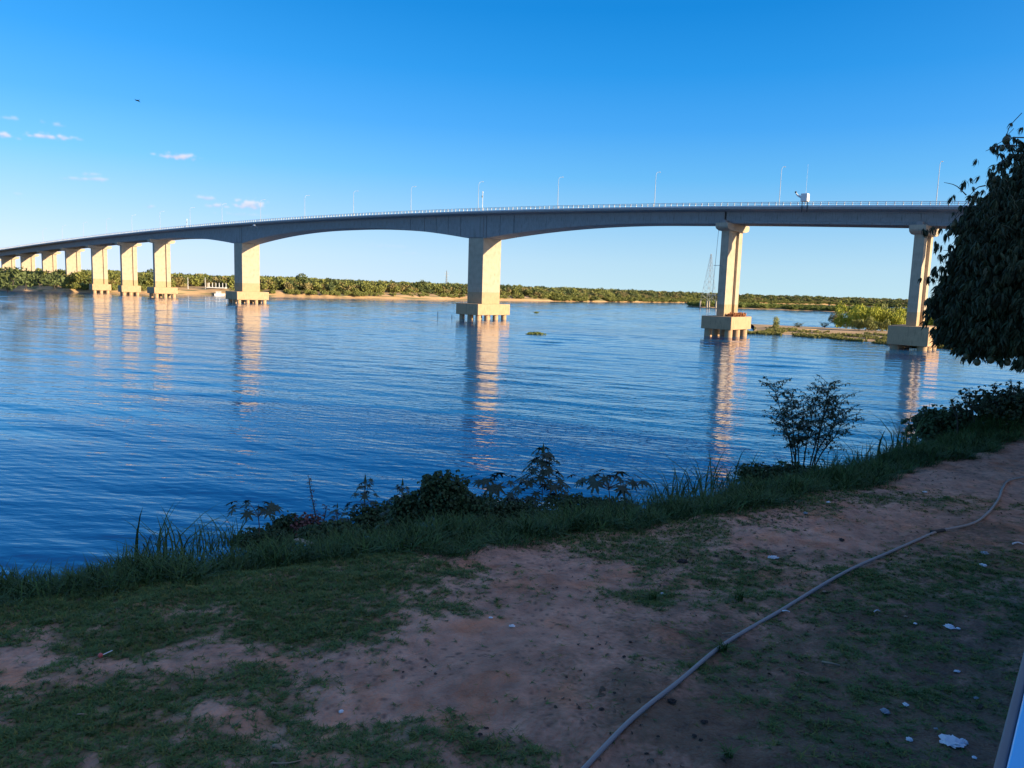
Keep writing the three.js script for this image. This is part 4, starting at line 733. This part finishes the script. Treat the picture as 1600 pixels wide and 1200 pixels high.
// mounds of climbing leaves
{
  const lf = merge([0, 1, 2].map((k) => leafShape(0.085, 0.075, 0.5).applyMatrix4(M4(V(0, 0, 0), quat(0.4, k * 2.1, 0.2), 1))));
  [[690, 812, [[0, 40, 34, 34], [-45, 22, 26, 22], [40, 18, 30, 22]], 'highest leafy mound of creepers on the bank', green.vine, 1700], [450, 846, [[0, 18, 26, 20], [34, 16, 22, 16]], 'small leafy mound right of the drooping plant', green.vine, 700], [480, 842, [[0, 20, 22, 18]], 'reddish leafy bush beside the thin vine shoot', green.pinkish, 160], [740, 812, [[0, 18, 50, 20], [60, 14, 40, 16]], 'low creeper carpet under the tallest plant', green.vine, 1300], [600, 826, [[0, 18, 44, 18]], 'creeper carpet left of the leafy mound', green.vine, 800], [900, 800, [[0, 10, 44, 13], [50, 9, 36, 12]], 'low creepers between the tallest plant and the flat-topped one', green.vine, 700], [800, 808, [[0, 12, 50, 15]], 'low creepers left of the tallest plant', green.vine, 600], [410, 852, [[0, 9, 36, 13]], 'low creepers under the drooping plant', green.vine, 450], [1240, 752, [[0, 10, 34, 14], [-44, 8, 30, 13], [30, 6, 22, 10]], 'low dark creepers at the foot of the slim tree', green.vine, 600], [1475, 692, [[0, 22, 40, 22]], 'creeper bush on the bank left of the earth mound', green.vine, 700], [1580, 672, [[0, 26, 60, 24], [70, 36, 60, 34]], 'dark creepers over the earth mound at the right edge', green.willow, 1500], [520, 846, [[0, 12, 40, 12]], 'creeper patch below the thin vine shoot', green.vine, 500]].forEach(([x, y, ls, label, m, n], i) => {
    const p = onBank(x, y), k = metres(p, 1) * 1.12, r = rng(1200 + i), o = thing('creeper_mound', label, 'bush', p, 0, 'creeper mounds on the bank'), l = [], c = [], q = V(0, 0, 0);
    const tot = ls.reduce((s, e) => s + e[2] * e[3], 0);
    const w = (m === green.vine ? 1 : 0.9);
    for (const [cx, cy, rx, ry] of ls) for (let j = Math.round(2.6 * n * rx * ry / tot); j > 0; j--) { do q.set(r() * 2 - 1, r() * 2 - 1, r() * 2 - 1); while (q.lengthSq() > 1); q.setLength(Math.pow(q.length(), 0.35) * (0.88 + 0.5 * n3(q.x * 2.4 + i, q.y * 2.4, q.z * 2.4))); l.push(M4(V((cx + q.x * rx) * k, Math.max(0, (cy + q.y * ry) * k), q.z * rx * k * 0.75), quat((r() - 0.5) * 1.2, r() * TAU, (r() - 0.5) * 1.2), w * (0.7 + r() * 0.6))); c.push(tint(r, 0.35)); }
    copies('foliage', lf, m, l, o, c);
    part(o, 'stem', merge(ls.map(([cx, cy, rx]) => tube([V(cx * k * 0.4, -0.3, 0), V(cx * k * 0.8, cy * k * 0.5, 0.02), V(cx * k, cy * k, 0)], 0.02, 0.008, 6, 5))), bark);
  });
}
// slim small-leaved tree, thin shoots
function twiggy(name, label, category, px, py, stems, hp, leaves, leafLen, seed, m) {
  const p = onBank(px, py), k = metres(p, 1) * 1.06, r = rng(seed), o = thing(name, label, category, p), list = [], cols = [], lf = leafShape(leafLen, leafLen * 0.34, 0.3), twigs = [];
  for (const [x0, x1, top] of stems) {
    const pts = [V(x0 * k, -0.2, 0), V(mix(x0, x1, 0.25) * k, top * 0.35 * k, (r() - 0.5) * 0.1), V(mix(x0, x1, 0.7) * k, top * 0.7 * k, (r() - 0.5) * 0.25), V(x1 * k, top * k, (r() - 0.5) * 0.3)], c = new THREE.CatmullRomCurve3(pts);
    part(o, 'stem', tube(pts, 0.026, 0.006, 12, 6), bark);
    const nb = Math.round(34 * top / 100);
    for (let i = 0; i < nb; i++) {
      const t = 0.34 + 0.66 * (i + r()) / nb, a = c.getPoint(t), ang = r() * TAU, l = (0.16 + 0.38 * r() * (1.15 - t * 0.7)) * hp * k * 0.62, d = V(Math.cos(ang), 0.15 + r() * 0.75, Math.sin(ang)).normalize(), b = a.clone().addScaledVector(d, l * 0.55).add(V(0, 0.03, 0)), e = a.clone().addScaledVector(d, l).add(V(0, -0.04 * r(), 0));
      twigs.push(tube([a, b, e], 0.007, 0.003, 5, 4)); const tc = new THREE.CatmullRomCurve3([a, b, e]);
      for (let j = 0; j < leaves; j++) { const q = tc.getPoint(0.15 + 0.85 * r()); list.push(M4(q.add(V((r() - 0.5) * 0.03, (r() - 0.5) * 0.03, (r() - 0.5) * 0.03)), quat((r() - 0.5) * 1.6, r() * TAU, (r() - 0.5)), 0.7 + r() * 0.7)); cols.push(tint(r, 0.3)); }
    }
  }
  part(o, 'twigs', merge(twigs), bark); copies('foliage', lf, m, list, o, cols);
}
twiggy('slim_tree', 'slim several-stemmed young tree standing on the bank before the water', 'tree', 1250, 736, [[-6, -22, 118], [-2, -8, 84], [8, 34, 120], [16, 30, 134], [12, 58, 96], [-7, -46, 132], [2, 14, 128], [-4, -34, 100], [10, 50, 112]], 150, 20, 0.085, 1301, green.willow);
twiggy('thin_shoot', 'thin bare vine shoot rising beside the low plants at left', 'plant', 497, 842, [[0, -14, 88], [3, 12, 50]], 30, 3, 0.07, 1302, green.pinkish);
twiggy('thorny_scrub', 'thin dark scrub on the earth mound under the mango tree', 'bush', 1560, 668, [[-30, -46, 50], [0, -10, 58], [24, 12, 62], [44, 60, 64], [-50, -62, 38]], 55, 7, 0.06, 1303, green.willow);
// ---------------------------------------------------------------- things on the ground
{ // hose
  const pts = [[860, 1262], [915, 1203], [985, 1130], [1060, 1069], [1130, 1011], [1220, 957], [1320, 897], [1400, 861], [1463, 833]].map(([x, y]) => onGround(x, y).add(V(0, 0.022, 0)));
  const more = [[1467, 832], [1520, 820], [1543, 804], [1560, 782], [1567, 764], [1578, 752], [1600, 747], [1660, 742]].map(([x, y]) => onGround(x, y).add(V(0, 0.022, 0)));
  const grey = std(rgb(0.33, 0.30, 0.28), 0.6), o = thing('garden_hose', 'long pale hose snaking across the bare ground towards the mango tree', 'hose', pts[0].clone());
  const loc = (l) => l.map((p) => p.clone().sub(o.position));
  part(o, 'hose_length', tube(loc(pts), 0.018, 0.018, 120, 8), grey); part(o, 'hose_length', tube(loc(more), 0.018, 0.018, 80, 8), grey);
  part(o, 'coupling', bar(loc([pts[pts.length - 1]])[0].add(V(-0.09, 0, 0.03)), loc([more[0]])[0].add(V(0.09, 0, -0.03)), 0.027, 10), std(rgb(0.03, 0.03, 0.03), 0.6));
}
function scrap(px, py, wpx, label, m, seed, flat = 0.45) {      // crumpled paper or plastic
  const p = onGround(px, py), w = metres(p, wpx) / 2, r = rng(seed), g = new THREE.IcosahedronGeometry(1, 3), a = g.attributes.position, v = V(0, 0, 0);
  const sx = 0.8 + r() * 0.4, sz = 0.55 + r() * 0.5;
  for (let i = 0; i < a.count; i++) { v.fromBufferAttribute(a, i); const k = 0.72 + 0.5 * Math.abs(n3(v.x * 1.9 + seed, v.y * 1.9, v.z * 1.9)) + 0.22 * n3(v.x * 5 + seed, v.y * 5, v.z * 5); a.setXYZ(i, v.x * k * w * sx, Math.max(-0.1, v.y * k) * w * flat, v.z * k * w * sz); }
  g.computeVertexNormals(); return single('litter_scrap', g, m, label, 'litter', p.add(V(0, 0.012, 0)));
}
const paper = std(rgb(0.75, 0.76, 0.78), 0.7), dull = std(rgb(0.30, 0.33, 0.36), 0.6), tan = std(rgb(0.34, 0.25, 0.17), 0.9), brown = std(rgb(0.045, 0.032, 0.026), 0.95);
[[1208, 873, 13, 'crumpled white plastic scrap left of the hose', paper], [1538, 866, 11, 'grey plastic scrap in the grass right of the hose', dull], [1536, 885, 9, 'small white scrap in the grass right of the hose', paper], [1483, 981, 13, 'round white paper ball near the right wall', paper], [1497, 984, 6, 'tiny white crumb beside the paper ball', paper], [1495, 1051, 8, 'small white scrap midway along the right wall', paper], [1415, 1103, 9, 'small white paper knot at lower right', paper], [1383, 1114, 14, 'flat grey plastic scrap beside the paper knot', dull], [1487, 1161, 30, 'largest torn white bag at the bottom right', paper], [1504, 1162, 16, 'torn corner of the largest white bag', paper], [1421, 1158, 11, 'white scrap left of the largest bag', paper], [1462, 1141, 6, 'bluish scrap above the largest bag', dull], [1035, 929, 6, 'white pebble beside a grass tuft', paper], [1445, 770, 7, 'white scrap on the grass strip before the bare slope', paper], [1294, 786, 6, 'white scrap on the grass strip behind the bare patch', paper], [1259, 803, 8, 'pale scrap at the edge of the grass strip', dull], [1252, 711, 8, 'pale scrap at the reeds', dull], [1376, 737, 9, 'pale scrap on the bare slope under the reeds', dull], [1525, 1093, 8, 'pale chip near the right wall', dull], [1522, 1186, 6, 'white chip at the bottom right corner', paper], [767, 967, 6, 'white bottle cap on the bare ground', paper], [800, 980, 9, 'pale round cap in a tuft on the bare ground', paper], [533, 1114, 8, 'white shell at the left edge of the bare patch', paper], [592, 1117, 7, 'pale cap next to the turf at bottom left', tan], [1415, 965, 5, 'pale chip above the paper ball', tan], [1430, 976, 5, 'white chip left of the paper ball', paper], [455, 1013, 5, 'small pale chip in the left turf', tan], [1288, 926, 6, 'pale chip below the hose', tan]].forEach(([x, y, w, label, m], i) => scrap(x, y, w, label, m, 2000 + i, w > 25 ? 0.3 : 0.5));
[[475, 858, 36, 'flat pale plank half hidden in the bank grass at left', tan, 0.03], [434, 1172, 14, 'curled pale leaf in the turf at bottom left', tan, 0.015], [1298, 1040, 22, 'short pale stick right of the hose', tan, 0.012], [1143, 995, 26, 'thin pale twig touching the hose', tan, 0.008], [1228, 958, 10, 'short white stick at the hose', paper, 0.008], [1318, 782, 12, 'thin pale straw behind the bare patch', tan, 0.008], [1590, 852, 14, 'pale stick at the right edge', paper, 0.012], [128, 1120, 12, 'thin straw in the left turf', tan, 0.006], [448, 1194, 40, 'long dry straw at the bottom left', tan, 0.006], [1370, 958, 10, 'bent white straw in the turf right of the hose', paper, 0.006]].forEach(([x, y, w, label, m, t], i) => {
  const p = onGround(x, y), l = metres(p, w), a = (i * 1.3) % 1.2 - 0.6; const wide = t > 0.02;
  const g = wide ? rbox(l, 0.03, l * 0.28, 0, 0.02, 0, 0.01) : tube([V(-l / 2, 0.01, 0), V(0, 0.02 + t, 0.02 * (i % 3)), V(l / 2, 0.01, 0)], t, t * 0.7, 8, 5);
  const o = single(wide ? 'plank' : 'stick', g, m, label, wide ? 'plank' : 'stick', p.add(V(0, wide ? 0.12 : 0.008, 0))); o.rotation.y = a;
});
{ // red sweet on a white stick
  const p = onGround(157, 1031), o = thing('lollipop', 'small red lollipop with white stick lying in the left turf', 'lollipop', p.add(V(0, 0.02, 0)), 0.5);
  part(o, 'head', new THREE.SphereGeometry(0.02, 12, 10).translate(0, 0.02, 0), std(rgb(0.6, 0.1, 0.09), 0.4)); part(o, 'stick', bar(V(0.015, 0.02, 0), V(0.09, 0.035, -0.02), 0.004, 6), paper);
}
{ // dung, dead leaves and clods
  const r = rng(2400), spots = [[1067, 879, 16], [1160, 872, 7], [985, 1005, 6], [960, 1085, 6], [975, 1028, 6], [925, 1015, 5], [870, 920, 5], [1085, 1152, 8], [1100, 1130, 9], [1050, 1098, 14], [1095, 1158, 6], [1013, 882, 6], [760, 1140, 7], [750, 1150, 8], [735, 1138, 6], [1315, 845, 9], [1240, 862, 5], [630, 1052, 5], [680, 1055, 6], [1120, 870, 6], [1010, 1180, 7], [1028, 1153, 6], [885, 1060, 5], [940, 1110, 7]];
  spots.sort((a, b) => (b[2] === 16) - (a[2] === 16) || a[0] - b[0]);
  const nth = (n) => n + (n > 10 && n < 14 ? 'th' : ['th', 'st', 'nd', 'rd'][n % 10] ?? 'th');
  spots.forEach(([x, y, w], i) => { const o = scrap(x, y, w, i === 0 ? 'dark dry weed clump on the bare ground in the middle' : `small dark clod lying on the bare ground, ${nth(i)} of them from the left`, brown, 2500 + i, 0.5); o.name = numbered('earth_clod'); o.userData.category = 'clod'; if (i) o.userData.group = 'dark clods on the bare ground'; });
  const dead = leafShape(0.09, 0.035, 0.6, 0.5), list = [], cols = [];
  for (let i = 0; i < 4200; i++) { const right = i % 3, x = right ? mix(0.5, 16, r()) : mix(-8, 8, r()), z = mix(-18, -3, Math.sqrt(r())); if (Math.abs(x) > -z * 0.8 + 1 || inland(x, z) < 0.3) continue; if (fbm(x * 0.6, z * 0.6, 2) + (right ? 0.12 : -0.25) < 0) continue; list.push(M4(V(x, groundY(x, z) + 0.012, z), quat((r() - 0.5) * 0.8, r() * TAU, (r() - 0.5) * 1.2), 0.35 + r() * 0.55)); const k = 0.5 + r(); cols.push(rgb(k, k, k)); }
  tag(copies('dead_leaves', dead, leafy(rgb(0.085, 0.058, 0.035)), list, scene, cols), 'fallen dead leaves strewn over the ground of the bank', 'leaves');
}
{ // terrace parapet under the photographer, running to the lower right corner
  const a = at(1551, 1200, EYE - 1.02), b = at(1599, 1018, EYE - 1.02), dir = b.clone().sub(a).setY(0).normalize(), yaw = Math.atan2(-dir.z, dir.x);
  const o = thing('terrace_wall', 'bright blue glossy parapet with grey stone edge in the lower right corner', 'wall', V(a.x, LAND, a.z), yaw);
  const top = EYE - 1.02 - LAND, blueGloss = new THREE.MeshPhysicalMaterial({ color: rgb(0.12, 0.50, 0.95), roughness: 0.35, clearcoat: 1, clearcoatRoughness: 0.12 }), stone = std(0xffffff, 0.7, { map: concreteMap(8, [0.22, 0.21, 0.21], 0.2) });  // one even glossy blue for wall and coping
  part(o, 'wall', box(14, top - 0.06, 0.30, 2.0, (top - 0.06) / 2 - 0.3 + 0.15, 0.21), blueGloss);
  part(o, 'edge_stone', boxUV(rbox(14, 0.05, 0.022, 2.0, top - 0.03, 0.011, 0.006)), stone);
  part(o, 'coping', rbox(14, 0.06, 0.45, 2.0, top - 0.018, 0.249, 0.008), blueGloss);
  const floor = structure('terrace', box(14, 1.55, 9, 2, 1.55 / 2 - 0.05, 4.96), std(rgb(0.4, 0.38, 0.35), 0.9)); floor.position.copy(o.position); floor.rotation.y = yaw;
}
renderer.render(scene, camera);
